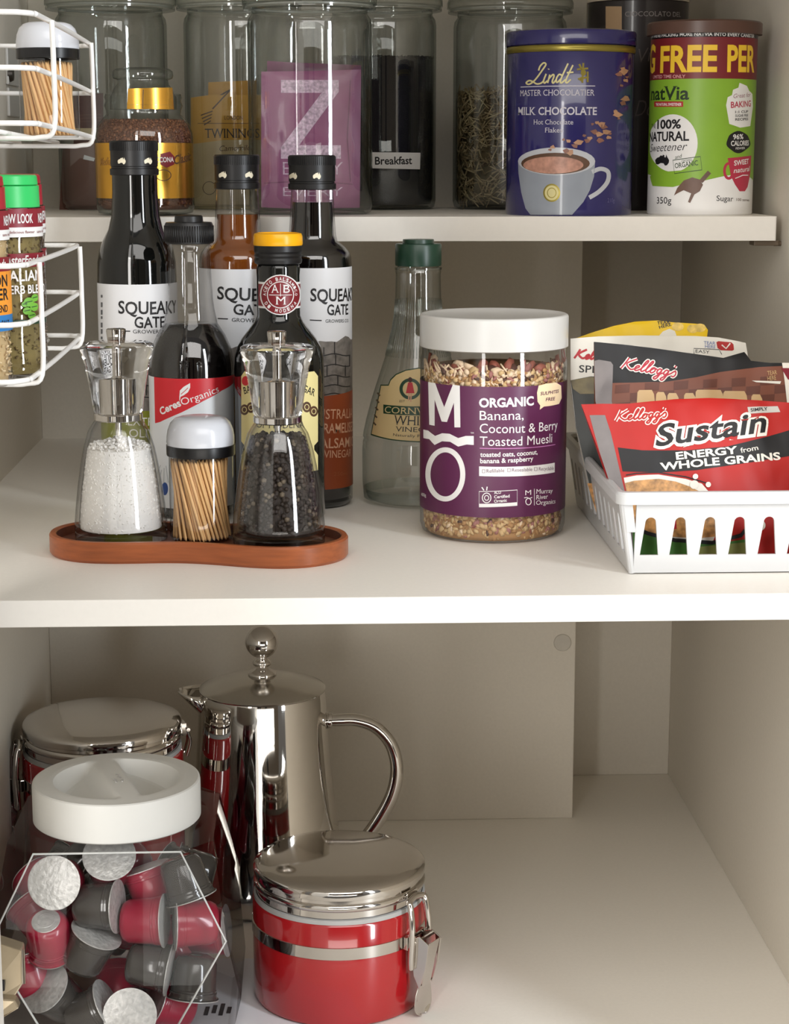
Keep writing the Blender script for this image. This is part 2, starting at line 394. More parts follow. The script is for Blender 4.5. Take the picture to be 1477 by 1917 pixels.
def grinder(ax, dy, Y, label):
    g = Round(ax, 800 + dy, Y, ZT); t = thing('grinder', g.loc, label, 'grinder', 'clear grinders on the brown tray')
    q = lambda pts: g.prof([(h, y + dy) for h, y in pts])
    body = q([(44, 786), (47, 790), (57, 806), (66, 836), (72, 866), (78, 905), (83, 945), (86, 976)])
    rb = body[-1][0]
    MB().lathe([(0, .0005), (rb * .97, .0005), (rb, .0015), (rb, .0065)] + [(rb * .985, .0072), (rb, .008)] + [p for p in body[::-1] if p[1] > .009]).build('lower_body', THIN, t)
    MB().lathe([(0, .0085), (rb * .88, .0085), (rb * .91, .0095)] + [(max(.004, r * .93 - .0006), z) for r, z in body[::-1] if z > .012]).build('inner_chamber', THIN, t, sharp=0)
    ring = q([(0, 772), (43, 772), (45.5, 774), (45.5, 784), (43, 786), (0, 786)]); MB().lathe(ring).build('collar', CHROME, t)
    z0 = ring[0][1]
    top = q([(0, 771), (44, 771), (46, 768), (49, 745), (54, 715), (60, 685), (66, 662), (69.5, 650), (69, 645), (64, 641.5), (20, 640), (0, 640)])
    MB().lathe(top).build('upper_body', ACRYL, t, sharp=50)
    MB().lathe(q([(0, 770), (24, 769), (24, 705), (9, 702), (6, 698), (6, 646), (0, 646)]), seg=48).build('shaft_sleeve', CHROME, t)
    MB().lathe(q([(0, 800), (7, 800), (7, 786), (0, 786)]) if False else [(0, g.z(880 + dy)), (.0022, g.z(880 + dy)), (.0022, z0), (0, z0)], seg=12).build('drive_rod', STEEL, t)
    MB().lathe(q([(0, 651), (15, 651), (15.5, 646), (17, 632), (18.5, 620), (18, 616), (15, 614.5), (0, 614)]), seg=48).build('knob', CHROME, t)
    return g, body
g1, b1 = grinder(222, 0, 1.333, 'clear salt grinder full of white salt, on the tray\'s left end')
g2, b2 = grinder(520, 5, 1.313, 'clear pepper grinder with black peppercorns, on the tray\'s right end')
def rad_at(b, z):
    b = sorted(b, key=lambda p: p[1])
    for (r0, z0), (r1, z1) in zip(b, b[1:]):
        if z0 <= z <= z1: return r0 + (r1 - r0) * (z - z0) / (z1 - z0 + 1e-9)
    return b[0][0] if z < b[0][1] else b[-1][0]
# salt
SALT = M('coarse_salt', (246, 243, 238), .35, var=.03, scale=400, bump=.3)
mb = MB(); zt = g1.z(838)
prof = [(0, .0092)] + [(rad_at(b1, z) * .895 - .0006, z) for z in [.0092 + (zt - .0092) * k / 8 for k in range(9)]] + [(.008, zt + .004), (0, zt + .006)]
mb.lathe(prof, seg=40)
for k in range(2600):
    z = .0092 + (zt - .0092) * random.random() ** .8; a = random.uniform(0, 2 * pi); R = rad_at(b1, z) * .90 - .0014
    if k < 500: R = rad_at(b1, zt) * .86 * sqrt(random.random()); z = zt + .004 * (1 - R / .022) + .001 + .003 * (1 - R / .022) + random.uniform(-.001, .0012)
    e = random.uniform(.0004, .0009); rot = Matrix.Rotation(random.uniform(0, 6), 3, V((random.random() - .5, random.random() - .5, random.random())))
    c = V((R * sin(a), -R * cos(a), z)); vs = [c + rot @ V((x * e, y * e, w * e * .8)) for x in (-1, 1) for y in (-1, 1) for w in (-1, 1)]
    mb.add(vs, [(0, 1, 3, 2), (4, 6, 7, 5), (0, 4, 5, 1), (2, 3, 7, 6), (0, 2, 6, 4), (1, 5, 7, 3)])
tag(mb.build('salt', SALT, sharp=20, loc=g1.loc), 'coarse white salt filling the left grinder', 'salt', kind='stuff')
# pepper
PEP = M('peppercorn', (44, 34, 28), .6, var=.4, scale=500, bump=.4); PEP2 = M('grey_peppercorn', (108, 96, 80), .6, var=.3, scale=500, bump=.4)
mb = MB(); zt = g2.z(818)
mb.lathe([(0, .0092)] + [(max(.001, rad_at(b2, z) * .895 - .0035), z) for z in [.0092 + (zt - .0092) * k / 8 for k in range(9)]] + [(0, zt)], seg=24)
for k in range(900):
    z = .0112 + (zt - .0112) * random.random() ** .9; a = random.uniform(0, 2 * pi); R = max(.001, rad_at(b2, z) * .895 - .0022)
    if k < 60: R = rad_at(b2, zt) * .80 * sqrt(random.random()); z = zt + .0008
    mb.ico((R * sin(a), -R * cos(a), z), random.uniform(.0016, .0023), 1 if random.random() < .12 else 0)
tag(mb.build('peppercorns', [PEP, PEP2], sharp=0, loc=g2.loc), 'black peppercorns filling the right grinder', 'peppercorns', kind='stuff')

# toothpick jars
BAMBOO = M('toothpick_wood', (228, 182, 124), .6, var=.12, scale=60, stretch=(1, 1, .1))
GREYCAP = M('pale_grey_plastic', (206, 208, 214), .22, var=.01, coat=.2)
def toothpick_jar(ax, py, Y, zb, k, ytop, label, group, pick_label, n=110):
    """k: pixels per unit of the tray jar; ytop: top of the cap"""
    g = Round(ax, py, Y, zb); t = thing('toothpick_jar', g.loc, label, 'jar')
    u = lambda d: g.z(ytop) - (g.r(d * k))           # d: tray-jar pixels below the cap top
    R = g.r(60 * k)
    MB().lathe([(0, .0006), (R * .93, .0006), (R, .003), (R, u(66)), (R * .99, u(64))]).build('jar_wall', THIN, t)
    MB().lathe([(g.r(61 * k), u(72)), (g.r(63.5 * k), u(72)), (g.r(64 * k), u(70)), (g.r(64 * k), u(53)), (g.r(62 * k), u(52)), (0, u(52))]).build('cap_band', BLACK, t)
    cap = [(g.r(h * k), u(d)) for h, d in ((62.5, 52), (63, 48), (63, 38), (61, 25), (56, 12), (48, 4), (38, .6), (20, 0), (0, 0))]
    MB().lathe(cap).build('cap', GREYCAP, t)
    first = None; L = u(70) - .002; ga = pi * (3 - sqrt(5))
    tw = -.8
    for i in range(n):
        rr = (R - .0025) * sqrt((i + .5) / n); a = i * ga
        p0 = V((rr * cos(a), rr * sin(a), .0018)); p1 = V((rr * cos(a + tw), rr * sin(a + tw), .0018))
        d = (p1 - p0) + V((-.0015, 0, L)); d.normalize()
        if first is None:
            q = MB().tube([(0, 0, 0), (0, 0, .002), (0, 0, L - .003), (0, 0, L - .001)], [.0004, .0011, .0011, .0004], n=7)
            o = first = q.build('toothpick', BAMBOO, sharp=0)
        else:
            o = first.copy(); COL.objects.link(o)
        o.location = g.loc + p0; o.rotation_euler = d.to_track_quat('Z', 'Y').to_euler()
        tag(o, pick_label, 'toothpick', group)
    return g
toothpick_jar(377, 900, 1.331, ZT, 1.0, 779, 'small toothpick jar with domed grey cap between the two grinders', 'toothpicks in the jar on the tray', 'wooden toothpick inside the jar on the brown tray', 150)

# ------------------------------------------------------------------ bottles on the middle shelf
CAPB = M('black_screw_cap', (20, 19, 20), .38, var=.06)
def screw_cap(g, hw, y0, y1, yr, yi, t, marks):
    """ribbed top part y0..yr, plain band, tamper ring to y1"""
    mb = MB(); r = g.r(hw); n = 72; pr = [(0, g.z(y0) + .0004), (r * .93, g.z(y0) + .0003), (r * .98, g.z(y0) - .0006)]
    mb.lathe(pr + [(r * .97, g.z(yr)), (r * .97, g.z(yi + 9)), (r * .94, g.z(yi + 10)), (r * .94, g.z(yi + 13)), (r, g.z(yi + 14)), (r, g.z(y1) + .0006), (r * .97, g.z(y1)), (r * .8, g.z(y1))])
    o = mb.build('cap', CAPB, t)
    mb = MB()
    for k in range(n):
        a = 2 * pi * k / n; c, s_ = cos(a), sin(a)
        for sgn in (0,):
            w = r * pi / n * .55
            p = lambda R, ww, z: (R * s_ + ww * c, -R * c + ww * s_, z)
            mb.add([p(r * .96, -w, g.z(yr)), p(r * .96, w, g.z(yr)), p(r, w * .6, g.z(yr)), p(r, -w * .6, g.z(yr)),
                    p(r * .96, -w, g.z(y0) - .0008), p(r * .96, w, g.z(y0) - .0008), p(r, w * .6, g.z(y0) - .001), p(r, -w * .6, g.z(y0) - .001)],
                   [(0, 1, 2, 3), (7, 6, 5, 4), (3, 2, 6, 7), (0, 3, 7, 4), (2, 1, 5, 6)])
    mb.build('ribs', CAPB, o, smooth=False)
    D = g.decal(r * .97)
    for mx in marks: aus(D, mx, yi, 7.5, 7.5, CREAM)
    D.build('printed_marks', o)
SOY = M('dark_vinegar', (10, 7, 7), .06, var=.05, coat=.6)
AMBER = M('amber_vinegar', (116, 62, 22), .08, var=.05, coat=.5)
DARKGL = M('dark_bottle_glass', (12, 13, 12), .05, var=.03, coat=.5)
STONE = M('stone_photo', (112, 106, 100), .45, var=.35, scale=180); STONEL = M('stone_joint', (36, 34, 34), .5)
RUST = M('rust_label', (140, 66, 34), .42, var=.03); OLIVE = M('olive_label', (124, 128, 40), .42, var=.03)
def squeaky(ax, Y, prof, liquid, label, tint, panel, lab, lt, shift, words, base_liq=None, full=False):
    g = Round(ax, 700, Y, ZM); t = thing('bottle', g.loc, label, 'bottle', 'vinegar bottles with stone-wall labels')
    pr = g.prof(prof); rb = pr[-1][0]
    MB().lathe([(0, .001), (rb * .9, .001), (rb, .005)] + pr[::-1] + [(pr[0][0] * .9, pr[0][1])]).build('glass_body', DARKGL if full else THIN, t, sharp=60)
    if not full:
        zl = g.z(liquid); ins = [(max(.001, r - .0014), z) for r, z in pr[::-1] if z < zl]
        from_ = rad_at(pr, zl) - .0014
        MB().lathe([(0, .006), (rb - .003, .006), (rb - .0014, .009)] + ins + [(from_, zl), (0, zl)]).build('liquid', tint, t, sharp=60)
        MB().lathe([(0, .0012), (rb * .9, .0012), (rb * .97, .005), (0, .0055)]).build('glass_foot', M('bottle_foot', (30, 34, 32), .06, coat=.5), t)
    return g, rb, t
def squeaky_label(g, rb, t, top, bot, x_edge, sx, sy, vis):
    pass
SQ = [(39, 352), (41, 390), (44, 440), (47, 452), (60, 462), (69, 472), (72, 482), (73, 500)]
g, rb, t = squeaky(587, 1.517, SQ, 378, 'dark caramelised vinegar bottle with rust label, right of the group', SOY, RUST, 0, 0, 0, 0)
screw_cap(g, 44, 291, 355, 309, 330, t, (549, 593))
D = g.decal(rb)
D.poly([(rb * a, z) for a, z in ((-1.9, g.z(498)), (1.9, g.z(498)), (1.9, g.z(904)), (-1.9, g.z(904)))], LABELG, 0)
fr = lambda y: g.z(y)
D.poly([(rb * -1.9 + rb * 3.8 * k / 24, fr(636 + 5 * sin(k * 1.3) - (6 if k > 14 else 0))) for k in range(25)] + [(rb * 1.9, fr(745)), (rb * -1.9, fr(745))], STONE, 1)
for yy in (664, 684, 704, 722, 738): D.line([(rb * a, 0) for a in ()] or [(592 + k * 7, yy + 2 * sin(k)) for k in range(10)], 2, STONEL, 2)
for k, (xx, ya, yb) in enumerate(((606, 650, 664), (628, 664, 684), (646, 684, 704), (612, 684, 704), (600, 704, 722), (632, 704, 722), (626, 640, 664), (654, 664, 684))): D.line([(xx, ya), (xx, yb)], 2, STONEL, 2)
D.poly([(rb * -1.9, fr(905)), (rb * -1.9, fr(735))] + [(rb * (-1.9 + 3.8 * k / 20), fr(737 - 12 * (k / 20) ** 2)) for k in range(21)] + [(rb * 1.9, fr(905))], RUST, 3)
D.T('SQUEAKY', 581, 564, 660.0, 561, 23, INK, 4, .018, jit=.02); D.T('GATE', 612, 590, 651, 588, 19, INK, 4, .018, jit=.02)
D.T('GROWERS CO.', 609, 604, 652, 603, 6, INK, 4); D.line([(580, 599), (602, 600)], 2, INK, 4)
PEACH = M('peach_ink', (206, 160, 130), .5)
D.T('AUSTRALIAN', 580, 783, 659.6, 780, 18, PEACH, 4); D.T('CARAMELISED', 579, 810, 659.6, 806, 18, PEACH, 4, .01); D.T('BALSAMIC', 586, 838, 659.4, 834, 18, PEACH, 4, .01)
D.T('VINEGAR', 606, 857, 656, 854, 14, PEACH, 4); D.T('250ml', 624, 891, 650, 889, 7, M('dim_peach', (150, 84, 52), .5), 4)
D.build('label', t)
# amber bottle
g, rb, t = squeaky(449, 1.556, SQ, 401, 'vinegar bottle with amber liquid, middle one of the black-capped three', AMBER, 0, 0, 0, 0, 0)
screw_cap(g, 42, 290, 354, 308, 328, t, (417, 466))
D = g.decal(rb); fr = lambda y: g.z(y)
D.poly([(rb * a, z) for a, z in ((-1.9, g.z(500)), (1.9, g.z(500)), (1.9, g.z(900)), (-1.9, g.z(900)))], LABELG, 0)
D.poly([(rb * -1.9 + rb * 3.8 * k / 24, fr(640 + 5 * sin(k * 1.3))) for k in range(25)] + [(rb * 1.9, fr(745)), (rb * -1.9, fr(745))], STONE, 1)
D.R(400, 740, 500, 898, M('ochre_label', (170, 120, 50), .42), 3)
D.T('SQUEAKY', 407, 560, 519, 562, 23, INK, 4, .018, jit=.02); D.T('GATE', 437, 589, 500, 589, 19, INK, 4, .018, jit=.02); D.T('GROWERS CO.', 434, 602, 505, 603, 7, INK, 4); D.line([(408, 596), (427, 597)], 2, INK, 4)
D.build('label', t)
# dark oil bottle
g, rb, t = squeaky(261, 1.538, [(42, 325), (42, 360), (45, 405), (52, 430), (62, 450), (69, 468), (73, 490), (74, 525)], 0, 'tall dark oil bottle with white label, leftmost of the bottles', SOY, 0, 0, 0, 0, 0, full=True)
screw_cap(g, 44.5, 264, 328, 282, 302, t, (228, 277))
D = g.decal(rb); fr = lambda y: g.z(y)
D.poly([(rb * a, z) for a, z in ((-1.7, g.z(528)), (1.9, g.z(528)), (1.9, g.z(900)), (-1.7, g.z(900)))], LABELG, 0)
D.poly([(rb * -1.7 + rb * 3.6 * k / 24, fr(676 + 5 * sin(k * 1.3))) for k in range(25)] + [(rb * 1.9, fr(760)), (rb * -1.7, fr(760))], STONE, 1)
for yy in (700, 720, 742): D.line([(198 + k * 10, yy + 2 * sin(k)) for k in range(13)], 2, STONEL, 2)
for k in range(9): D.line([(204 + k * 14, 700 + 20 * (k % 2)), (204 + k * 14, 720 + 20 * (k % 2))], 2, STONEL, 2)
D.R(189, 762, 333, 898, OLIVE, 3); D.T('EXTRA', 240, 796, 300, 796, 15, PAPER, 4); D.T('OLIVE', 242, 818, 300, 818, 15, PAPER, 4)
D.T('SQUEAKY', 222, 587, 329, 585, 23, INK, 4, .018, jit=.02); D.T('GATE', 252, 614, 308, 612, 20, INK, 4, .018, jit=.02); D.T('GROWERS CO.', 249, 624, 318, 623, 7, INK, 4); D.line([(218, 619), (244, 620)], 2, INK, 4)
for i, y in enumerate((552, 566, 580, 592, 604, 616, 630)): D.R(189.5, y, 192.6, y + (9 if i % 3 else 5), M('grey_ink', (92, 92, 94), .5), 4)
D.build('label', t)

# soy sauce bottle with red and white label
g = Round(359, 700, 1.478, ZM); t = thing('sauce_bottle', g.loc, 'dark sauce bottle with red and white label behind the toothpick jar', 'bottle')
pr = g.prof([(38, 456), (42, 462), (39, 470), (40, 510), (42, 560), (45, 580), (50, 605), (64, 627), (74, 650), (79, 675), (80, 696)]); rb = pr[-1][0]
MB().lathe([(0, .001), (rb * .9, .001), (rb, .005)] + pr[::-1]).build('glass_body', THIN, t, sharp=60)
zl = g.z(605)
MB().lathe([(0, .003), (rb - .003, .003), (rb - .001, .006)] + [(r - .001, z) for r, z in pr[::-1] if z < zl - .001] + [(rad_at(pr, zl) - .001, zl), (0, zl)]).build('liquid', SOY, t, sharp=60)
mb = MB().lathe(g.prof([(40, 456), (44.5, 455), (45.5, 450), (45, 420), (43, 416), (27, 415), (26, 405), (24, 403), (0, 403)]))
c = mb.build('cap', CAPB, t); mb = MB()
for k in range(60):
    a = 2 * pi * k / 60; R = g.r(45.2, 435); mb.tube([(R * sin(a), -R * cos(a), g.z(452)), (R * sin(a), -R * cos(a), g.z(422))], .0006, n=5)
mb.build('ribs', CAPB, c, sharp=0)
RED = M('red_label', (196, 38, 46), .4, var=.02); SILV = M('silver_white_label', (208, 210, 212), .36, var=.02)
D = g.decal(rb); zt, zb = g.z(700), g.z(939)
D.poly([(rb * -1.55, zt), (rb * 1.35, zt), (rb * 1.35, zb), (rb * -1.55, zb)], SILV, 0)
u0 = D.uv(289, 720)[0]; u1 = D.uv(438.5, 720)[0]
D.poly([(u0, zt), (u1, zt)] + [D.uv(437, 716), D.uv(415, 731), D.uv(380, 751), D.uv(340, 772), D.uv(300, 790)] + [(u0, D.uv(300, 794)[1])], RED, 1)
D.T('Ceres', 302, 777, 340, 759, 13, PAPER, 2, .03); D.T('Organics', 341, 759, 410, 733, 13, PAPER, 2)
lf = [(336, 742), (337, 731), (344, 724), (356, 717), (356, 726), (352, 734), (344, 740), (338, 743), (337, 750), (336, 750)]
D.P(lf, PAPER, 2); D.line([(339, 738), (346, 732), (352, 726)], 1.2, RED, 3)
GR = M('pale_grey_ink', (168, 172, 176), .4)
for k in range(26):
    a = rad(-80 + k * 9); r0 = 22 + (k % 3) * 4
    D.line([(308 + r0 * cos(a), 850 + r0 * sin(a)), (308 + (r0 + 32) * cos(a), 850 + (r0 + 32) * sin(a))], 1.6, GR, 1) if 281 < 308 + (r0 + 32) * cos(a) < 436 else None
D.ell(309, 915, 6, 12, M('blue_seal', (40, 70, 130), .4), 2)
D.build('label', t)

# balsamic bottle with yellow ring
g = Round(523, 700, 1.447, ZM); t = thing('balsamic_bottle', g.loc, 'black balsamic bottle with yellow cap ring behind the pepper grinder', 'bottle')
pr = g.prof([(38, 492), (41, 500), (41, 590), (46, 602), (58, 618), (69, 632), (78, 648), (83, 668), (84, 690)]); rb = pr[-1][0]
MB().lathe([(0, .001), (rb * .9, .001), (rb, .005)] + pr[::-1] + [(pr[0][0] * .9, pr[0][1] + .001), (0, pr[0][1] + .001)]).build('glass_body', DARKGL, t, sharp=60)
MB().lathe(g.prof([(41, 494), (44, 492), (45, 486), (43.5, 482), (45, 478), (43.5, 474), (45, 470), (45, 459), (0, 459)])).build('cap', CAPB, t, sharp=20)
MB().lathe(g.prof([(40, 460), (45.5, 459), (46.5, 456), (46, 442), (44, 437), (38, 435.5), (36, 439), (0, 440)])).build('cap_ring', M('yellow_plastic', (240, 172, 12), .3), t)
MAR = M('maroon_ink', (122, 28, 36), .4)
D = g.decal(g.r(41, 550))
D.R(484, 527, 562, 576, PAPER, 0); D.R(484, 531, 562, 572, MAR, 1); D.ell(525, 552, 38, 38, PAPER, 2); D.ell(525, 552, 35.5, 36, MAR, 3); D.ring(525, 552, 24, 24.5, 1.6, PAPER, 4)
D.T('A', 508, 548, 522, 548, 15, PAPER, 4, 0, True); D.T('B', 529, 548, 542, 548, 15, PAPER, 4, 0, True); D.T('M', 516, 570, 535, 570, 15, PAPER, 4, 0, True)
D.line([(504, 552), (546, 552)], 1.2, PAPER, 4); D.line([(525, 531), (525, 555)], 1.2, PAPER, 4)
D.TA('ACETO BALSAMICO', 525, 552, 30, rad(-95), rad(95), 6.5, PAPER, 4, .02); D.TA('DI MODENA', 525, 552, 30, rad(245), rad(115), 6.5, PAPER, 4, .02)
D.build('neck_seal', t)
YEL = M('cream_yellow_label', (226, 212, 150), .42, var=.02); BRN = M('brown_ink', (84, 58, 40), .5, var=.3)
D = g.decal(rb); a = [(452, 704), (458, 695), (588, 695), (595, 704), (595, 826), (588, 834), (588, 842), (595, 852), (595, 880), (452, 880), (452, 852), (458, 842), (458, 834), (452, 826)]
D.P(a, YEL, 0)
for x, y in ((458, 767), (470, 763), (483, 758), (560, 756), (574, 762), (587, 770), (496, 762), (548, 760)): D.ell(x, y, 8, 10, BRN, 1); D.ring(x, y, 4, 5, 1.2, YEL, 2)
D.T('BALSAMIC', 458, 738, 520, 718, 13, INK, 1, .01, True); D.T('VINEGAR', 532, 720, 588, 742, 13, INK, 1, .01, True)
D.ell(460, 713, 7, 9, RED, 1); D.T('OF MODENA', 480, 800, 570, 800, 12, INK, 1, 0, True)
D.build('label', t)

# clear vinegar bottle
g = Round(782.5, 720, 1.525, ZM); t = thing('vinegar_bottle', g.loc, 'clear white-vinegar bottle with green cap behind the muesli jar', 'bottle')
pr = g.prof([(38, 498), (43, 503), (42, 516), (43, 560), (45, 590), (49, 615), (55, 640), (61, 665), (69, 690), (78, 718), (88, 750), (97, 785), (102, 808), (103, 815), (101, 818), (102.5, 823), (104, 840), (103.5, 900), (101, 928)]); rb = pr[-1][0]
MB().lathe([(0, .002), (rb * .8, .0015), (rb * .93, .004), (rb, .012)] + pr[::-1]).build('glass_body', GLASS, t, sharp=60)
mb = MB()
for k in range(64):
    a = 2 * pi * k / 64; mb.tube([(r * 1.001 * sin(a), -r * 1.001 * cos(a), z) for r, z in pr if g.z(690) < z < g.z(545)], .0005, n=5)
mb.build('neck_flutes', GLASS, t, sharp=0)
MB().lathe(g.prof([(43, 500), (44, 500), (44, 504), (41, 505)])).build('neck_ring', GLASS, t)
MB().lathe(g.prof([(40, 497), (43, 497), (43.5, 494), (43.5, 459), (42, 456), (30, 455), (29, 448), (0, 447.5)])).build('cap', M('dark_green_plastic', (22, 50, 36), .34, var=.05), t)
rf = lambda z: rad_at(pr, z)
TAN = M('parchment_label', (205, 180, 130), .5, var=.04); GRN = M('dark_green_ink', (28, 60, 38), .45)
D = g.decal(rf, rb, .006)
out = [(696, 812), (707, 760), (714, 722), (728, 722), (732, 712), (742, 702), (760, 694), (784, 690), (806, 694), (824, 702), (834, 712), (838, 722), (851, 722), (858, 760), (869, 812), (834, 822), (784, 826), (734, 822)]
D.P([(784 + (x - 784) * 1.02, y - 2 if y < 800 else y + 2) for x, y in out], GRN, 0); D.P(out, TAN, 1)
D.ring(768, 728, 17, 17, 6, GRN, 2); D.ell(768, 711, 4, 5, M('dark_hair', (60, 34, 26), .6), 3); D.P([(764, 716), (772, 716), (776, 736), (760, 736)], M('red_dress', (176, 30, 44), .5), 3); D.line([(766, 736), (765, 750)], 2.5, M('skin_ink', (200, 150, 120), .5), 3); D.line([(770, 736), (769, 752)], 2.5, MATS['skin_ink'], 3)
D.R(718, 757, 850, 774, GRN, 2); D.T('CORNWELL\'S', 720, 772, 846, 772, 12, TAN, 3, 0, True); D.T('WHITE', 736, 794, 812, 796, 17, INK, 2, 0, True); D.T('VINEGAR', 740, 807, 822, 808, 9, INK, 2, 0, True)
D.T('EST', 748, 753, 758, 753, 4, INK, 2); D.T('Naturally Fermented', 736, 816, 830, 818, 5, INK, 2)
for y in (735, 748, 762, 776, 790): D.line([(707 - (y - 735) * .14, y), (712 - (y - 735) * .14, y + 6)], 3, M('grey_brown_ink', (90, 76, 58), .5), 2)
D.build('label', t)

# ------------------------------------------------------------------ muesli jar
g = Round(923, 800, 1.395, ZM); t = thing('muesli_jar', g.loc, 'muesli jar with white screw lid and purple wraparound label', 'jar')
R = g.r(136.5, 800); zt = g.z(662)
MB().lathe([(0, .001), (R * .9, .001), (R * .97, .003), (R, .008), (R, zt - .004), (R * .98, zt), (R * .98, zt + .006)]).build('jar_wall', THIN, t)
RL = g.r(139, 620)
MB().lathe([(0, g.z(648)), (RL * .97, g.z(648)), (RL, g.z(646)), (RL, g.z(591)), (RL * .99, g.z(588)), (RL * .97, g.z(586.5)), (RL * .93, g.z(586.5)), (RL * .9, g.z(588)), (0, g.z(588))]).build('lid', WPLAST, t, sharp=50)
PUR = M('purple_label', (88, 38, 72), .36, var=.02); LIL = M('lilac_ink', (190, 120, 176), .45); BLU = M('peach_bubble', (240, 214, 176), .5)
D = g.decal(R)
zt_, zb_ = g.z(708), g.z(944)
D.poly([(R * -2.6, zt_), (R * 1.45, zt_), (R * 1.45, zb_), (R * -2.6, zb_)], PUR, 0)
for k in range(24): z = zb_ + (zt_ - zb_) * (k + .5) / 24; D.poly([(R * 1.40, z - .0006), (R * 1.425, z - .0006), (R * 1.425, z + .0006), (R * 1.40, z + .0006)], LIL, 1)
# tall M, wave, O
D.P([(804, 795), (802, 715), (815, 717), (832, 762), (848, 720), (861, 722), (862, 800), (851, 800), (850, 754), (837, 790), (827, 789), (814, 748), (814, 797)], PAPER, 1)
D.P([(793, 804), (802, 806), (815, 816), (828, 811), (842, 812), (858, 820), (872, 816), (887, 816), (887, 833), (874, 832), (858, 836), (843, 827), (828, 826), (814, 833), (804, 822), (793, 820)], PAPER, 1)
D.ring(834, 888, 32.5, 46, 9.5, PAPER, 1, 56)
D.T('TM', 881, 812, 887, 812, 3, PAPER, 1)
D.T('ORGANIC', 897, 762, 999, 758, 16, PAPER, 1, .035); D.T('Banana,', 898, 786, 980, 785, 17, PAPER, 1); D.T('Coconut & Berry', 898, 810, 1043, 803, 17, PAPER, 1); D.T('Toasted Muesli', 898, 834, 1033, 828, 17, PAPER, 1)
D.line([(898, 839), (1039, 832)], 1.4, LIL, 1)
D.T('toasted oats, coconut,', 899, 855, 1006, 850, 8.5, PAPER, 1, .02); D.T('banana & raspberry', 899, 867, 998, 862, 8.5, PAPER, 1, .02)
D.P([(897, 873), (1038, 866), (1038, 884), (897, 891)], PAPER, 1)
for i, (w_, x0, x1) in enumerate((('Refillable', 911, 944), ('Resealable', 958, 996), ('Recyclable', 1008, 1036))):
    y = 885 - i * 2; D.T(w_, x0, y, x1, y - 1.5, 6.5, PUR, 2); D.line([(x0 - 8, y), (x0 - 3, y), (x0 - 3, y - 6), (x0 - 8, y - 6)], 1, PUR, 2, True)
D.P([(1005, 735), (1008, 722), (1022, 718), (1040, 716), (1050, 722), (1051, 745), (1046, 756), (1028, 760), (1018, 761), (1010, 767), (1011, 759), (1006, 752)], BLU, 1)
D.T('SULPHITES', 1011, 740, 1045, 735, 6, PUR, 2, .02, shear=.2); D.T('FREE', 1021, 751, 1038, 749, 6, PUR, 2, .02, shear=.2)
D.line([(897, 920), (968, 917), (968, 946), (897, 949)], 1.2, PAPER, 1, True); D.ring(911, 932, 8, 9, 1.6, PAPER, 1); D.ring(911, 932, 4, 4.5, 1.4, PAPER, 1); D.line([(906, 918), (902, 912)], 2, PAPER, 1); D.line([(911, 918), (912, 911)], 2, PAPER, 1)
D.T('ACO', 925, 925, 938, 924, 5.5, PAPER, 1, .02); D.T('Certified', 925, 933, 954, 931, 5.5, PAPER, 1, .02); D.T('Organic', 925, 941, 949, 939, 5.5, PAPER, 1, .02); D.P([(897, 943), (968, 940), (968, 946), (897, 949)], PAPER, 1)
D.T('M', 983, 927, 994, 926, 9, PAPER, 1); D.line([(981, 932), (986, 931), (991, 933), (996, 931)], 1.4, PAPER, 1); D.ring(989, 939, 5, 6, 1.6, PAPER, 1); D.line([(1000, 915), (1000, 946)], .9, PAPER, 1)
D.T('Murray', 1003, 924, 1034, 922, 8, PAPER, 1, 0, True); D.T('River', 1003, 935, 1025, 933, 8, PAPER, 1, 0, True); D.T('Organics', 1003, 945, 1039, 942, 8, PAPER, 1, 0, True)
D.T('400g', 789, 928, 798, 930, 6, PAPER, 1)
D.build('label', t)
OATS = [M('oat_flake', (204, 172, 124), .7, var=.12), M('toasted_oat', (170, 128, 82), .7, var=.15), M('berry_oat', (160, 108, 100), .7, var=.15), M('coconut_chip', (226, 200, 168), .6, var=.06), M('dark_raisin', (84, 54, 44), .6, var=.2), M('raspberry_bit', (138, 76, 60), .6, var=.2)]
mb = MB(); R2 = R - .0014; ztop = g.z(668)
mb.lathe([(0, .0022), (R2 - .004, .0022), (R2 - .0025, .006), (R2 - .0025, ztop - .012), (R2 - .008, ztop - .006), (0, ztop - .003)], 1, seg=48)
def flake(c, a, L, m, tilt):
    nrm = V((sin(a), -cos(a), 0)); q = nrm.to_track_quat('Z', 'Y').to_matrix() @ Matrix.Rotation(random.uniform(0, 6.3), 3, 'Z') @ Matrix.Rotation(random.uniform(-tilt, tilt), 3, 'X')
    mb.ico(c, L, m, (1, .55 + .3 * random.random(), .26), q)
for k in range(1500):
    low = k < 1000
    a = random.uniform(-2, 2); z = random.uniform(.004, g.z(930)) if low else random.uniform(g.z(720), ztop - .006)
    RR = R2 - random.uniform(.0018, .0035) - (0 if z > .008 else (.008 - z) * .5)
    m = random.choices(range(6), (50, 24, 12, 8, 3, 2) if low else (32, 18, 10, 32, 6, 2))[0]
    flake((RR * sin(a), -RR * cos(a), z), a, random.uniform(.0018, .0034), m, .6)
for k in range(110):
    a = random.uniform(-1.7, 1.7); z = random.uniform(g.z(712), ztop - .002); RR = R2 - random.uniform(.005, .009)
    flake((RR * sin(a), -RR * cos(a), z), a, random.uniform(.005, .0082), random.choice((3, 3, 3, 0, 4, 2, 5)), .7)
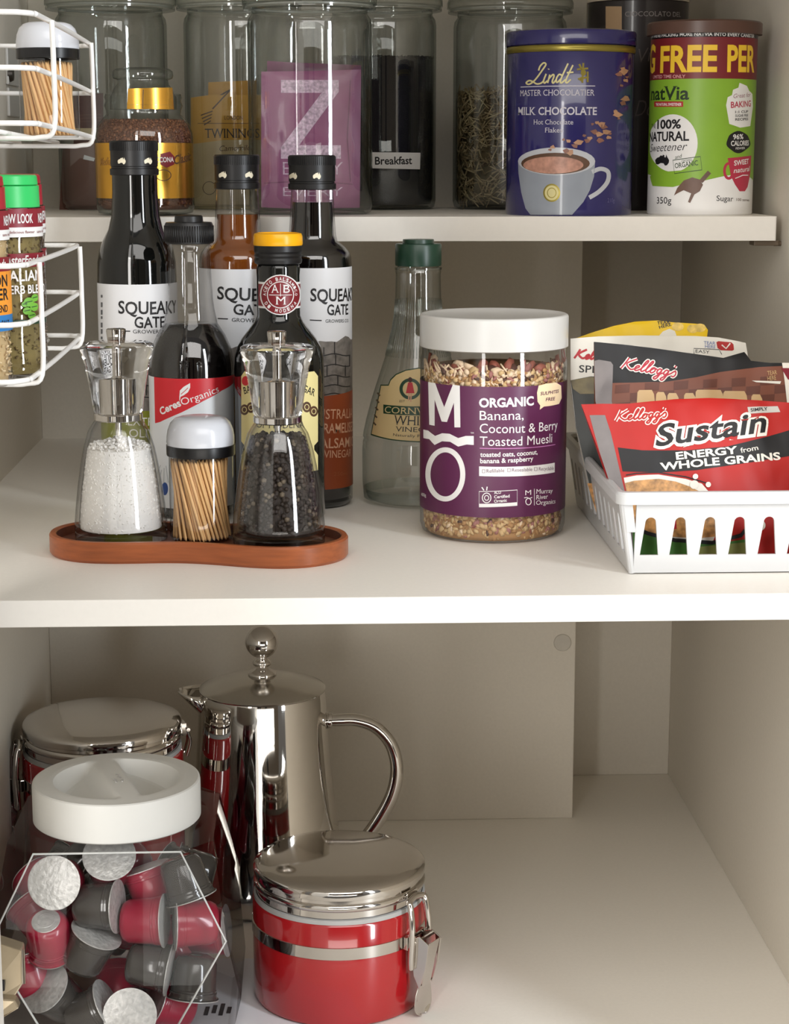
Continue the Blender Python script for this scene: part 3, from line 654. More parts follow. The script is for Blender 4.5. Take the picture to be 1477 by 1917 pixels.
for k in range(60):
    a = random.uniform(-1.7, .2); z = random.uniform(g.z(712), ztop - .004); RR = R2 - .002; b = random.uniform(0, 3)
    p = V((RR * sin(a), -RR * cos(a), z)); d = V((cos(a), sin(a), 0)) * cos(b) + V((0, 0, 1)) * sin(b)
    mb.tube([p - d * .005 + V((0, .003, 0)), p, p + d * .005 + V((0, .003, 0))], .0007, 3, n=5)
tag(mb.build('muesli', OATS, sharp=0, loc=g.loc), 'toasted oats and coconut chips filling the purple-labelled jar', 'muesli', kind='stuff')

# ------------------------------------------------------------------ cereal basket and packets
BK = M('basket_plastic', (186, 186, 186), .34, var=.01)
BX0, BX1, BY0, BY1, BZ, BH = .2125, .3725, 1.243, 1.5, .0, .0565
bt = thing('storage_basket', (0, 0, ZM), 'white slotted plastic basket holding the cereal packets', 'basket')
FL = .16                                     # outward lean of the sides
def wall_fn(side):
    def fn(u, v, d):
        o = FL * v + d
        if side == 0: return (u, BY0 - o, v)
        if side == 1: return (BX0 - o, u, v)
        if side == 2: return (u, BY1 + o, v)
        return (min(BX1 + o * .5, XR - .0015), u, v)
    return fn
def slotted(side, u0, u1, pitch, name, sw0, sw1):
    mb = MB(); fn = wall_fn(side); n = max(1, round((u1 - u0) / pitch)); p = (u1 - u0) / n; z0, z1, z2, z3 = 0.001, .0135, .0365, BH
    def add(poly): mb.prism(poly, 0, .0022, fn)
    for k in range(n):
        a = u0 + k * p; b = a + p; c = (a + b) / 2
        arc = [(c - sw1 * cos(t), z2 + sw1 * sin(t)) for t in [pi / 2 * i / 6 for i in range(7)]]
        add([(a, z0), (c, z0), (c, z1), (c - sw0, z1)] + arc + [(c, z3), (a, z3)])
        arc = [(c + sw1 * cos(t), z2 + sw1 * sin(t)) for t in [pi / 2 * i / 6 for i in range(7)]][::-1]
        add([(c, z0), (b, z0), (b, z3), (c, z3)] + arc + [(c + sw0, z1), (c, z1)])
    return mb.build(name, BK, bt, smooth=False)
slotted(0, BX0 + .0005, BX1, .0198, 'front_panel', .0062, .0036)
slotted(1, BY0, BY1, .0215, 'side_panel', .0062, .0036); slotted(2, BX0, BX1, .02, 'back_panel', .006, .0036); slotted(3, BY0, BY1, .0215, 'side_panel', .006, .0036)
MB().box((BX0, BY0, .0005), (BX1, BY1, .003)).build('bottom_panel', BK, bt, smooth=False)
mb = MB(); o = FL * BH + .001
loop = []
for cx, cy, a0 in ((BX0 - o + .008, BY0 - o + .008, pi), (BX1 + .002, BY0 - o + .008, 1.5 * pi), (BX1 + .002, BY1 + o - .008, 0), (BX0 - o + .008, BY1 + o - .008, .5 * pi)):
    for k in range(7): a = a0 + pi / 2 * k / 6; loop.append((cx + .008 * cos(a), cy + .008 * sin(a)))
n = len(loop); cxy = V((sum(p[0] for p in loop) / n, sum(p[1] for p in loop) / n))
def off(d, z): return [(x + (1 if x > cxy.x else -1) * (d if x < cxy.x else min(d, .001)), y + (1 if y > cxy.y else -1) * d, z) for x, y in loop]
rs = [off(-.002, BH - .002), off(-.002, BH + .0008), off(0, BH + .0016), off(.0025, BH + .0012), off(.0035, BH - .0008), off(.0032, BH - .007), off(.0018, BH - .007), off(.0012, BH - .002)]
for a, b in zip(rs, rs[1:] + rs[:1]): mb.add(a + b, [(k, (k + 1) % n, n + (k + 1) % n, n + k) for k in range(n)])
mb.build('rim', BK, bt, sharp=40)
mb = MB(); oo = FL * .05
MB().prism([(0, .030), (.0035, .030), (.005, BH - .004), (0, BH - .004)], 0, .006, lambda u, v, d: (BX0 - FL * v - .0005 + d, BY0 - FL * v - .003 + u * .3, v)).build('corner_tab', BK, bt, smooth=False)
mb = MB()
for s in (0, 1):
    pts = [(BX0 - FL * BH * k / 6, BY0 - FL * BH * k / 6, .001 + (BH - .003) * k / 6) for k in range(7)]
mb.tube(pts, .0026, n=10); mb.build('corner_post', BK, bt)

class Bag:
    def __init__(s, name, label, TLp, TRp, BLp, outline, bulge, seed, group='cereal packets in the white basket', cat='cereal packet', rough=1):
        s.TL = ony(*TLp); TR = ony(*TRp); BL = ony(*BLp); s.o = s.TL
        s.eu = (TR - s.TL).normalized(); n = s.eu.cross(BL - s.TL).normalized()
        if n.y > 0: n = -n
        s.n = n; s.ev = n.cross(s.eu).normalized()
        if s.ev.z < 0: s.ev = -s.ev
        s.poly = [s.uv(*p) for p in outline]
        us = [p[0] for p in s.poly]; vs = [p[1] for p in s.poly]; s.u0, s.u1, s.v0, s.v1 = min(us), max(us), min(vs), max(vs)
        s.B, s.seed, s.rough = bulge, seed, rough
        s.t = thing(name, s.TL, label, cat, group)
        s.D = Decal(lambda u, v, o: s.at(u, v, o), s.uv, .003, .003, 2.2e-4, 1.5e-4)
    def uv(s, px, py):
        d = ray(px, py); t = (s.o - CP).dot(s.n) / d.dot(s.n); p = CP + d * t - s.o
        return (p.dot(s.eu), p.dot(s.ev))
    def bul(s, u, v):
        a = max(0, min(1, (u - s.u0) / (s.u1 - s.u0))); b = max(0, min(1, (v - s.v0) / (s.v1 - s.v0)))
        w = (sin(pi * a) * sin(pi * b) ** .8)
        return s.B * max(0, w) ** .7 + s.rough * .0016 * noise.noise(V((u * 55 + s.seed, v * 38, s.seed))) * min(1, 6 * w + .3) + s.rough * .0005 * noise.noise(V((u * 110, v * 70 + s.seed, 3)))
    def at(s, u, v, o, sg=1):
        w = s.bul(u, v); return s.eu * u + s.ev * v + s.n * ((w if sg > 0 else -w * .8 - .0012) + o)
    def done(s, front, back):
        s.D.items.insert(0, (list(s.poly), [list(t) for t in tessellate_polygon([[V((x, y, 0)) for x, y in s.poly]])], s.D.mi(front), 0))
        s.D.build('printed_front', s.t)
        B = Decal(lambda u, v, o: s.at(u, v, -.0001, -1), s.uv, .008, .008); B.poly(s.poly, back, 0)
        B.build('back_sheet', s.t)
        mb = MB(); n = len(s.poly); P = []
        for k in range(n):
            (x0, y0), (x1, y1) = s.poly[k], s.poly[(k + 1) % n]; m_ = max(1, int(sqrt((x1 - x0) ** 2 + (y1 - y0) ** 2) / .004))
            P += [(x0 + (x1 - x0) * i / m_, y0 + (y1 - y0) * i / m_) for i in range(m_)]
        n = len(P); mb.add([s.at(u, v, .0001) for u, v in P] + [s.at(u, v, -.0001, -1) for u, v in P], [(k, (k + 1) % n, n + (k + 1) % n, n + k) for k in range(n)])
        mb.build('edge_seal', back, s.t, sharp=0)
FOIL = M('grey_foil', (104, 98, 97), .4, .3, var=.1, scale=80)
def film(name, col): return M(name, col, .42, var=.03, spec=.35)
REDF, BLKF = film('red_film', (160, 25, 20)), film('black_film', (19, 18, 20))
FLK = M('flake_print', (176, 128, 74), .35, var=.5, scale=240); GREEN = film('green_print', (58, 104, 40)); WFILM = film('white_film', (214, 210, 200))
# red packet in front
b = Bag('cereal_packet', 'red cereal packet with black band, frontmost in the basket', (1088, 757, 1.302), (1480, 757, 1.302), (1180, 1058, 1.2665),
        [(1088, 757), (1180, 756), (1260, 748), (1330, 745), (1420, 750), (1503, 756), (1490, 1055), (1184, 1058), (1150, 930), (1118, 840)], .006, 3)
D = b.D
D.P([(1103, 778), (1132, 778), (1142, 810), (1165, 910), (1200, 1050), (1186, 1050), (1140, 905), (1122, 850)], FOIL, 1)
D.P([(1155, 839), (1200, 845), (1280, 846), (1360, 838), (1430, 820), (1500, 799), (1500, 852), (1477, 855), (1400, 868), (1300, 883), (1230, 887), (1164, 884)], BLKF, 1)
for w_, m_, l_ in ((6.5, WFILM, 2), (2.8, REDF, 3)): script(D, KEL, 1153, 789, 1247, 783, 9.0, m_, l_, w_, .3, .85)
for bo, m_, l_ in ((.085, WFILM, 2), (.02, BLKF, 3)): D.T('Sustain', 1224 - (4 if l_ == 2 else 0), 838 + (2 if l_ == 2 else 0), 1430 + (4 if l_ == 2 else 0), 810 + (2 if l_ == 2 else 0), 38 + (3 if l_ == 2 else 0), m_, l_, bo, shear=.35)
D.T('ENERGY', 1263, 863, 1378, 851, 13, WFILM, 2, .03); D.T('from', 1384, 850, 1417, 844, 9, WFILM, 2, .01); D.T('WHOLE GRAINS', 1234, 883, 1459, 862, 13.5, WFILM, 2, .03)
D.P([(1398, 763), (1455, 761), (1460, 772), (1400, 776)], M('pale_grey_print', (176, 172, 166), .4), 1); D.T('SIMPLY', 1404, 772, 1436, 769, 6, INK, 2, .02)
D.P([(1166, 896), (1190, 892), (1230, 891), (1280, 899), (1310, 908), (1330, 930), (1345, 980), (1330, 1020), (1300, 1034), (1240, 1036), (1200, 1034), (1178, 960)], WFILM, 1)
D.P([(1168, 906), (1185, 902), (1230, 899), (1262, 904), (1290, 914), (1340, 940), (1372, 975), (1360, 1004), (1300, 1010), (1230, 1004), (1190, 990), (1176, 950)], FLK, 2)
D.line([(1170, 891), (1190, 888), (1230, 887), (1280, 895), (1325, 909)], 2, BLKF, 2)
D.P([(1182, 986), (1210, 1000), (1262, 1015), (1330, 1020), (1400, 1010), (1400, 1058), (1186, 1058)], GREEN, 3); D.line([(1182, 988), (1210, 1000), (1262, 1013), (1330, 1018), (1384, 1004), (1400, 985)], 7, BLKF, 4)
D.P([(1300, 1026), (1400, 1016), (1400, 1058), (1290, 1058)], M('olive_print', (112, 116, 60), .4), 4)
D.P([(1238, 965), (1262, 965), (1264, 992), (1240, 994)], M('crimson_print', (170, 30, 44), .35), 4); D.ell(1243, 982, 4, 6, WFILM, 5)
for x, y, r_ in ((1298, 895, 5), (1296, 910, 8), (1322, 910, 5), (1414, 968, 13), (1420, 985, 10), (1408, 1008, 6)): D.ell(x, y, r_, r_, WFILM, 4)
b.done(REDF, REDF)
# black and brown packet
b = Bag('cereal_packet', 'black and brown cereal packet, second from the front in the basket', (1112, 640, 1.352), (1480, 690, 1.352), (1125, 1040, 1.318),
        [(1112, 640), (1180, 647), (1260, 658), (1330, 668), (1352, 671), (1393, 659), (1404, 676), (1440, 680), (1503, 680), (1494, 1040), (1165, 1042), (1140, 900), (1114, 760)], .010, 11)
D = b.D; BRF = film('brown_film', (112, 66, 50)); BRD = film('dark_brown_film', (90, 50, 38))
D.P([(1113, 718), (1146, 718), (1240, 717), (1300, 708), (1345, 698), (1420, 688), (1503, 684), (1494, 1038), (1166, 1040), (1140, 900), (1114, 760)], BRF, 1)
for i in range(12):
    for j in range(4):
        if (i + j) % 2 == 0: D.P([(1150 + i * 27, 722 + j * 17 - i * 1.5), (1177 + i * 27, 720 + j * 17 - i * 1.5), (1175 + i * 27, 736 + j * 17 - i * 1.5), (1149 + i * 27, 738 + j * 17 - i * 1.5)], BRD, 2)
D.P([(1112, 676), (1120, 674), (1142, 678), (1146, 684), (1143, 752), (1160, 860), (1145, 860), (1113, 752)], FOIL, 3)
for w_, m_, l_ in ((6.5, WFILM, 3), (2.8, film('deep_red_print', (160, 32, 50)), 4)): script(D, KEL, 1162, 691, 1262, 708, 9.0, m_, l_, w_, .3, .9)
TANP = M('tan_print', (186, 154, 108), .4)
for x0, x1, y0 in ((1190, 1220, 732), (1224, 1242, 736), (1245, 1265, 738), (1276, 1296, 738), (1297, 1348, 732), (1349, 1393, 734), (1402, 1422, 740)): D.P([(x0, y0 + 4), (x0 + 3, y0), (x1 - 4, y0), (x1, y0 + 8), (x1 + 2, 760), (x0 - 2, 760)], TANP, 3)
D.P([(1462, 680), (1490, 680), (1490, 756), (1470, 756)], WFILM, 3); D.P([(1460, 690), (1490, 690), (1490, 708), (1472, 712)], film('maroon_print', (116, 30, 44)), 4)
D.T('TEAR', 1434, 704, 1452, 702, 8, TANP, 3); D.T('HERE', 1434, 714, 1450, 712, 8, TANP, 3); D.P([(1404, 714), (1459, 715), (1457, 720), (1412, 717)], WFILM, 3)
b.done(BLKF, BRF)
# white packet
b = Bag('cereal_packet', 'white cereal packet with red arrow square, behind the black one', (1070, 636, 1.402), (1400, 640, 1.402), (1110, 1000, 1.375),
        [(1068, 634), (1120, 630), (1200, 628), (1300, 629), (1345, 632), (1396, 642), (1402, 680), (1400, 990), (1130, 1000), (1100, 900), (1078, 800), (1068, 720)], .008, 23)
D = b.D
for w_, m_, l_ in ((4, film('crimson_film', (168, 40, 48)), 1),): script(D, KEL, 1076, 671, 1160, 676, 9.0, m_, l_, w_, .3, .85)
D.T('SPECIAL', 1083, 697, 1170, 702, 13, INK, 1, .01)
D.P([(1340, 641), (1344, 639), (1368, 641), (1372, 645), (1373, 655), (1370, 657), (1348, 656), (1342, 652)], REDF, 1); D.line([(1350, 646), (1358, 653), (1366, 643)], 2.5, WFILM, 2)
D.T('TEAR', 1316, 645, 1338, 646, 6, M('blue_ink', (60, 90, 150), .5), 1); D.T('HERE', 1318, 652, 1338, 653, 6, MATS['blue_ink'], 1)
D.line([(1297, 663), (1297, 653), (1345, 655), (1350, 664)], 1.2, INK, 1); D.T('EASY', 1300, 661, 1326, 663, 6, INK, 1)
D.P([(1068, 712), (1105, 705), (1200, 712), (1380, 760), (1400, 990), (1130, 1000), (1100, 900), (1078, 800)], film('dark_grey_film', (50, 52, 50)), 1)
D.P([(1068, 712), (1105, 706), (1140, 712), (1130, 738), (1085, 738), (1072, 728)], M('olive_brown_print', (104, 92, 56), .4, var=.3, scale=120), 2)
D.P([(1098, 905), (1180, 905), (1180, 975), (1120, 975)], FLK, 2)
b.done(WFILM, WFILM)
# yellow packet
YF_ = film('yellow_film', (226, 188, 24))
b = Bag('cereal_packet', 'yellow cereal packet at the back of the basket, only its top showing', (1076, 634, 1.445), (1325, 612, 1.445), (1120, 990, 1.42),
        [(1076, 634), (1110, 622), (1150, 610), (1190, 602), (1230, 600), (1262, 604), (1300, 606), (1318, 608), (1325, 618), (1322, 640), (1330, 980), (1130, 990), (1085, 760)], .007, 31)
D = b.D
D.T('TEAR', 1230, 608, 1254, 606, 6, INK, 1, .02); D.T('HERE', 1234, 616, 1256, 610, 6, INK, 1, .02)
D.P([(1230, 632), (1240, 621), (1252, 616), (1262, 620), (1266, 632)], WFILM, 1)
CRN = M('corn_print', (214, 182, 90), .4, var=.3, scale=200)
for x, y in ((1268, 612), (1296, 616), (1310, 614)): D.ell(x, y, 11, 8, CRN, 1)
b.done(YF_, YF_)

# ------------------------------------------------------------------ upper shelf: glass jars
def storage_jar(ax, Y, hb, hr, yrim, label, extra=0):
    g = Round(ax, 220, Y, ZU); t = thing('glass_jar', g.loc, label, 'jar', 'tall glass jars on the upper shelf')
    R = g.r(hb); z1 = g.z(yrim + 22); Rr = g.r(hr)
    MB().lathe([(0, .004), (R * .86, .003), (R * .9, .0006), (R * .97, .002), (R, .008), (R, z1 - .006), (R * .985, z1 - .001), (R * .93, z1 + .003), (R * .93, z1 + .006), (Rr * .985, z1 + .007), (Rr * .985, z1 + .0095)]).build('jar_body', GLASS, t, sharp=60)
    MB().lathe([(0, .0045), (R * .9, .0045), (R * .955, .010), (R * .955, z1 - .006), (R * .9, z1 + .004)]).build('inner_wall', THIN, t, sharp=60)
    zz = z1 + .0102
    MB().lathe([(Rr * .93, zz), (Rr, zz + .001), (Rr, zz + .006), (Rr * .98, zz + .009), (Rr * .93, zz + .011), (Rr * .7, zz + .013), (Rr * .3, zz + .014), (Rr * .18, zz + .016), (Rr * .2, zz + .03), (Rr * .3, zz + .038), (0, zz + .042)]).build('jar_lid', GLASS, t, sharp=60)
    MB().lathe([(Rr * .92, zz - .002), (Rr * .95, zz - .0015), (Rr * .95, zz), (Rr * .92, zz)]).build('seal_ring', M('clear_seal', (190, 192, 184), .3, trans=.6), t)
    return g, R, t
YB = 1.826
gA, RA, tA = storage_jar(212, YB, 103, 121, 12, 'tall glass jar of brown sachets, leftmost on the upper shelf')
gB, RB, tB = storage_jar(450, YB, 103, 117, 12, 'tall glass jar of tan paper tea sachets, behind the middle black-capped bottle')
gC, RC, tC = storage_jar(581, 1.655, 116, 125, 13, 'largest glass jar, holding a purple pouch with a big letter')
gD, RD, tD = storage_jar(716, YB, 100, 112, 14, 'glass jar of black tea leaves with a small white name label')
gE, RE, tE = storage_jar(953, YB, 105, 117, 18, 'glass jar of dried straw-coloured herb beside the navy tin')
D = gD.decal(RD); D.P([(694, 285), (787, 286), (786, 317), (694, 315)], PAPER, 0); D.T('Breakfast', 702, 308, 771, 307, 14, INK, 1, .02); D.build('name_label', tD)
# tea leaves, dried herb
TEA = M('black_tea', (26, 25, 30), .8, var=.5, scale=900, bump=.8)
mb = MB(); zt = gD.z(112); R = RD * .945
mb.lathe([(0, .0048), (R * .93, .0048), (R, .011)] + [(R, .011 + (zt - .011) * k / 6) for k in range(1, 7)] + [(R * .6, zt + .0015), (0, zt + .002)], seg=64)
for k in range(1500):
    a = random.uniform(0, 2 * pi); r_ = R * sqrt(random.random()); q = Matrix.Rotation(random.uniform(0, 6), 3, V((random.random() - .5, random.random() - .5, random.random() - .5)))
    mb.ico((r_ * sin(a), -r_ * cos(a), zt + .0006 + .002 * random.random() - .001 * cos(a)), .0017, 0, (1, .4, .4), q)
tag(mb.build('tea_leaves', TEA, sharp=0, loc=gD.loc), 'black tea leaves filling the jar with the small white label', 'tea leaves', kind='stuff')
HERB = [M('dried_stalk', (150, 130, 94), .7, var=.15), M('pale_stalk', (190, 172, 132), .7, var=.1), M('dark_stalk', (96, 84, 58), .75, var=.2)]
mb = MB(); zt = gE.z(168); R = RE * .93
mb.lathe([(0, .005), (R * .86, .005), (R * .9, .012), (R * .9, zt - .012), (0, zt - .006)], 2, seg=40)
for k in range(1500):
    a = random.uniform(-2.2, 2.2); z = random.uniform(.008, zt - .002); RR = R * random.uniform(.93, 1.0)
    if k < 160: RR = R * sqrt(random.random()); z = zt - .004
    p = V((RR * sin(a), -RR * cos(a), z)); b = random.uniform(-1.3, 1.3); d = V((cos(a), sin(a), 0)) * cos(b) + V((0, 0, 1)) * sin(b)
    L = random.uniform(.003, .0095); n = V((sin(a), -cos(a), 0))
    mb.tube([p - d * L - n * (L * L * 12), p, p + d * L - n * (L * L * 12)], random.uniform(.0004, .0009), random.choice((0, 0, 0, 1, 1, 2)), n=4)
tag(mb.build('dried_herb', HERB, sharp=0, loc=gE.loc), 'dried chopped straw-like herb filling the jar beside the navy tin', 'dried herb', kind='stuff')
# sachets
TWN, TWN2 = M('tan_paper', (222, 168, 70), .55, var=.05), M('grey_tan_paper', (206, 184, 140), .55, var=.04)
b = Bag('tea_sachet', 'tan tea sachet with torn top, rear one in its glass jar', (388, 153, YB + .012), (480, 150, YB + .012), (390, 392, YB + .012), [(390, 154), (480, 150), (484, 396), (388, 396)], .001, 2, 'tea sachets in the glass jars', 'tea sachet', .2)
b.D.line([(394, 190), (424, 172), (436, 166)], 3, BRN, 1); b.done(TWN, TWN)
b = Bag('tea_sachet', 'tan tea sachet with black lettering, front one in its glass jar', (357, 182, YB - .006), (490, 178, YB - .006), (358, 392, YB - .006), [(357, 183), (392, 178), (490, 178), (494, 396), (357, 396)], .0015, 4, 'tea sachets in the glass jars', 'tea sachet', .2)
D = b.D; D.P([(358, 270), (420, 262), (493, 262), (493, 395), (358, 395)], TWN2, 1)
D.T('TWININGS', 384, 258, 486, 258, 17, INK, 2, 0, True); D.T('LONDON', 420, 224, 455, 224, 7, BRN, 2, 0, True); D.line([(370, 231), (486, 231)], 1, BRN, 2); D.T('Camomile', 410, 283, 468, 281, 10, BRN, 2, shear=.3)
for k in range(4): D.line([(376 + k * 2, 216 + k * 6), (398 - k, 208 + k * 6)], 2, BRN, 2)
D.line([(398, 204), (424, 176), (436, 164)], 2.5, BRN, 2); D.ring(392, 352, 12, 12, 1.2, BRN, 2); b.done(TWN, TWN)
MRN, CHOC = M('maroon_paper', (84, 40, 36), .5, var=.06), M('cocoa_paper', (104, 66, 54), .5, var=.06)
b = Bag('tea_sachet', 'dark maroon sachet standing in the leftmost glass jar', (138, 176, YB + .004), (192, 174, YB + .004), (138, 390, YB + .004), [(138, 177), (193, 174), (194, 392), (138, 392)], .001, 6, 'tea sachets in the glass jars', 'tea sachet', .2)
for y in (216, 222, 228): b.D.line([(142, y), (190, y - 2)], 1.5, CHOC, 1)
b.D.R(138, 240, 192, 262, TWN2, 1); b.done(MRN, MRN)
b = Bag('tea_sachet', 'cocoa-brown sachet with slanted pale corner in the leftmost glass jar', (112, 272, YB - .018), (184, 264, YB - .018), (112, 386, YB - .018), [(118, 272), (182, 262), (186, 396), (111, 396)], .0015, 8, 'tea sachets in the glass jars', 'tea sachet', .2)
b.D.P([(131, 274), (176, 266), (178, 300), (150, 296), (132, 312)], M('mauve_paper', (136, 112, 104), .5), 1); b.D.P([(158, 290), (178, 296), (176, 302), (156, 298)], PAPER, 2); b.done(CHOC, CHOC)
PPL, PPD = M('purple_pouch', (150, 88, 124), .32, var=.05, coat=.2), M('deep_purple_pouch', (122, 66, 98), .32, var=.05, coat=.2)
LPK = M('pale_print', (206, 176, 196), .45, var=.4, scale=420)
b = Bag('tea_pouch', 'purple pouch standing behind another in the largest glass jar', (500, 114, 1.668), (676, 122, 1.668), (500, 390, 1.668), [(500, 114), (548, 117), (676, 122), (674, 388), (498, 388)], .003, 12, 'purple pouches in the largest jar', 'pouch', .7)
b.done(PPD, PPD)
b = Bag('tea_pouch', 'purple pouch with a big pale letter in the largest glass jar', (489, 134, 1.648), (676, 130, 1.648), (489, 390, 1.648), [(489, 134), (580, 133), (676, 130), (673, 389), (560, 391), (489, 388)], .006, 14, 'purple pouches in the largest jar', 'pouch', .7)
D = b.D
D.P([(526, 150), (634, 150), (634, 172), (560, 272), (638, 272), (638, 297), (526, 297), (526, 276), (602, 174), (526, 174)], LPK, 1)
D.T('EVERY', 530, 327, 642, 327, 24, LPK, 1, -.012); D.T('EVERY', 530, 367, 642, 367, 17, LPK, 1, -.012)
D.line([(656, 150), (650, 260), (656, 340)], 2, PPD, 1); D.line([(494, 343), (580, 338), (660, 345)], 2, PPD, 1)
b.done(PPL, PPL)

# coffee jar
g = Round(270, 260, 1.642, ZU); t = thing('coffee_jar', g.loc, 'squat jar of instant coffee with glass stopper and gold label', 'jar')
pr = g.prof([(70, 176), (72, 182), (70, 190), (73, 198), (70, 206), (69, 214), (76, 222), (85, 234), (90, 248), (91, 262), (91, 380)]); rb = pr[-1][0]
MB().lathe([(0, .003), (rb * .85, .001), (rb * .96, .002), (rb, .007)] + pr[::-1]).build('glass_body', GLASS, t, sharp=60)
MB().lathe(g.prof([(0, 205), (62, 205), (62, 182), (58, 176), (54, 166), (48, 158), (47, 150), (55, 147), (57, 142), (56, 134), (50, 129), (30, 127), (0, 127)])).build('stopper', GLASS, t, sharp=60)
GOLD = M('gold_foil', (226, 170, 70), .22, .85, var=.05)
D = g.decal(g.r(72, 186), off=4e-4); D.P([(240, 166), (322, 164), (325, 205), (238, 204)], GOLD, 0); D.line([(268, 168), (267, 203)], 1.5, BRN, 1); D.build('gold_sticker', t)
D = g.decal(rb); zz0, zz1 = g.z(268), g.z(370); D.poly([(rb * -1.5, zz0), (rb * 1.5, zz0), (rb * 1.5, zz1), (rb * -1.5, zz1)], GOLD, 0)
D.P([(300, 288), (318, 284), (327, 294), (326, 308), (312, 314), (300, 308)], MAR, 1); D.T('MOCCONA', 276, 304, 325, 303, 9, PAPER, 2, .02)
D.T('Classic', 325, 308, 356, 300, 16, BRN, 1, .02, shear=.3); D.T('Medium', 188, 310, 214, 308, 14, M('faded_gold_ink', (150, 104, 44), .4), 1, .02, shear=.3); D.ring(306, 328, 14, 10, 1.5, BRN, 1)
D.build('label', t)
COF = [M('instant_coffee', (104, 62, 40), .7, var=.3, scale=500, bump=.6), M('pale_coffee', (136, 88, 58), .7, var=.2)]
mb = MB(); zc = g.z(227); ins = [(r - .003, z) for r, z in pr[::-1] if z < zc]
mb.lathe([(0, .005), (rb - .006, .005), (rb - .003, .010)] + ins + [(g.r(76, 227) - .002, zc), (0, zc + .001)], seg=64)
for k in range(1800):
    a = random.uniform(-1.9, 1.9); z = random.uniform(.008, zc); R = rad_at(pr, z) - .0026
    if k < 500: R = g.r(76, 227) * sqrt(random.random()); z = zc + .0004; a = random.uniform(0, 6.3)
    elif g.z(372) < z < g.z(266): z = random.uniform(g.z(266), zc); R = rad_at(pr, z) - .0026
    mb.ico((R * sin(a), -R * cos(a), z), random.uniform(.0009, .002), 1 if random.random() < .3 else 0, (1, .7, .6), Matrix.Rotation(random.uniform(0, 6), 3, V((.3, random.random(), random.random()))))
tag(mb.build('coffee_granules', COF, sharp=0, loc=g.loc), 'brown instant coffee granules in the gold-labelled jar', 'coffee', kind='stuff')

# navy chocolate tin
NAVY = M('navy_enamel', (38, 34, 92), .2, var=.03, coat=.6); OLDG = M('old_gold', (150, 136, 64), .3, .7, var=.03)
g = Round(1066, 250, 1.645, ZU); t = thing('chocolate_tin', g.loc, 'navy hot chocolate tin printed with a white cup', 'tin')
R = g.r(118)
MB().lathe([(0, .001), (R * .96, .001), (R * .985, 0), (R, .0015), (R, g.z(104)), (R * .99, g.z(102)), (R * .99, g.z(80))]).build('tin_body', NAVY, t)
MB().lathe([(R * 1.0, g.z(102)), (R * 1.012, g.z(100)), (R * 1.018, g.z(95)), (R * 1.012, g.z(90)), (R * .99, g.z(89))]).build('gold_band', OLDG, t, sharp=0)
RL = g.r(121)
MB().lathe([(RL * .99, g.z(88)), (RL, g.z(87)), (RL, g.z(66)), (RL * .985, g.z(62)), (RL * .93, g.z(60)), (RL * .92, g.z(63)), (0, g.z(63))]).build('tin_lid', NAVY, t, sharp=40)
LG = M('pale_gold_ink', (206, 196, 140), .4); GI = M('silver_ink', (196, 192, 200), .4); CUP = M('printed_cup_grey', (140, 146, 156), .3, coat=.4); CUPL = M('printed_cup_rim', (182, 184, 190), .3, coat=.4)
D = g.decal(R)
script(D, LIN, 988, 156, 1064, 155, 5.3, LG, 1, 3.0, .3, 1.1)
D.line([(975, 163), (1114, 161)], 1.6, GI, 1); D.T('MASTER CHOCOLATIER', 974, 180, 1113, 179, 11, GI, 1, 0, True)
for a, c in (((1092, 118), (1090, 155)), ((1080, 130), (1101, 128)), ((1082, 148), (1102, 144)), ((1084, 120), (1094, 140)), ((1100, 134), (1100, 154))): D.line([a, c], 3.5, OLDG, 1)
D.ell(1092, 136, 5, 6, OLDG, 1); D.ell(1088, 148, 4, 4, OLDG, 1)
D.T('MILK', 970, 215, 1003, 215, 14, GI, 1, .01, True); D.T('CHOCOLATE', 1008, 215, 1117, 215, 14, GI, 1, .02, True); D.T('Hot Chocolate', 999, 233, 1073, 233, 9, GI, 1, 0, True); D.T('Flakes', 1020, 248, 1053, 248, 9, GI, 1, 0, True)
D.P([(970, 300)] + [(970 + 144 * k / 20, 300 + 4 * sin(pi * k / 20)) for k in range(21)] + [(1112, 330), (1104, 356), (1092, 378), (1078, 394), (1071, 402), (993, 402), (984, 390), (976, 360), (971, 325)], CUP, 1)
D.ell(1042, 302, 72, 26, CUPL, 2); D.ell(1040, 306, 64, 20, BRN, 3); D.ell(1036, 309, 56, 16, M('cocoa_froth', (176, 130, 112), .35, var=.25, scale=200), 4)
D.line(spline([(1108, 322, 0), (1124, 316, 0), (1138, 322, 0), (1137, 340, 0), (1122, 358, 0), (1103, 370, 0)], 6) and [(p.x, p.y) for p in spline([(1108, 322, 0), (1124, 316, 0), (1138, 322, 0), (1137, 340, 0), (1122, 358, 0), (1103, 370, 0)], 6)], 8, CUPL, 1)
D.ell(1033, 361, 16, 17, OLDG, 2); D.ell(1033, 361, 13, 14, LG, 3); D.ring(1033, 361, 8, 9, 1.5, OLDG, 4)
FK = [M('choc_flake', (134, 92, 78), .4, var=.2), M('light_choc_flake', (176, 134, 104), .4, var=.2)]
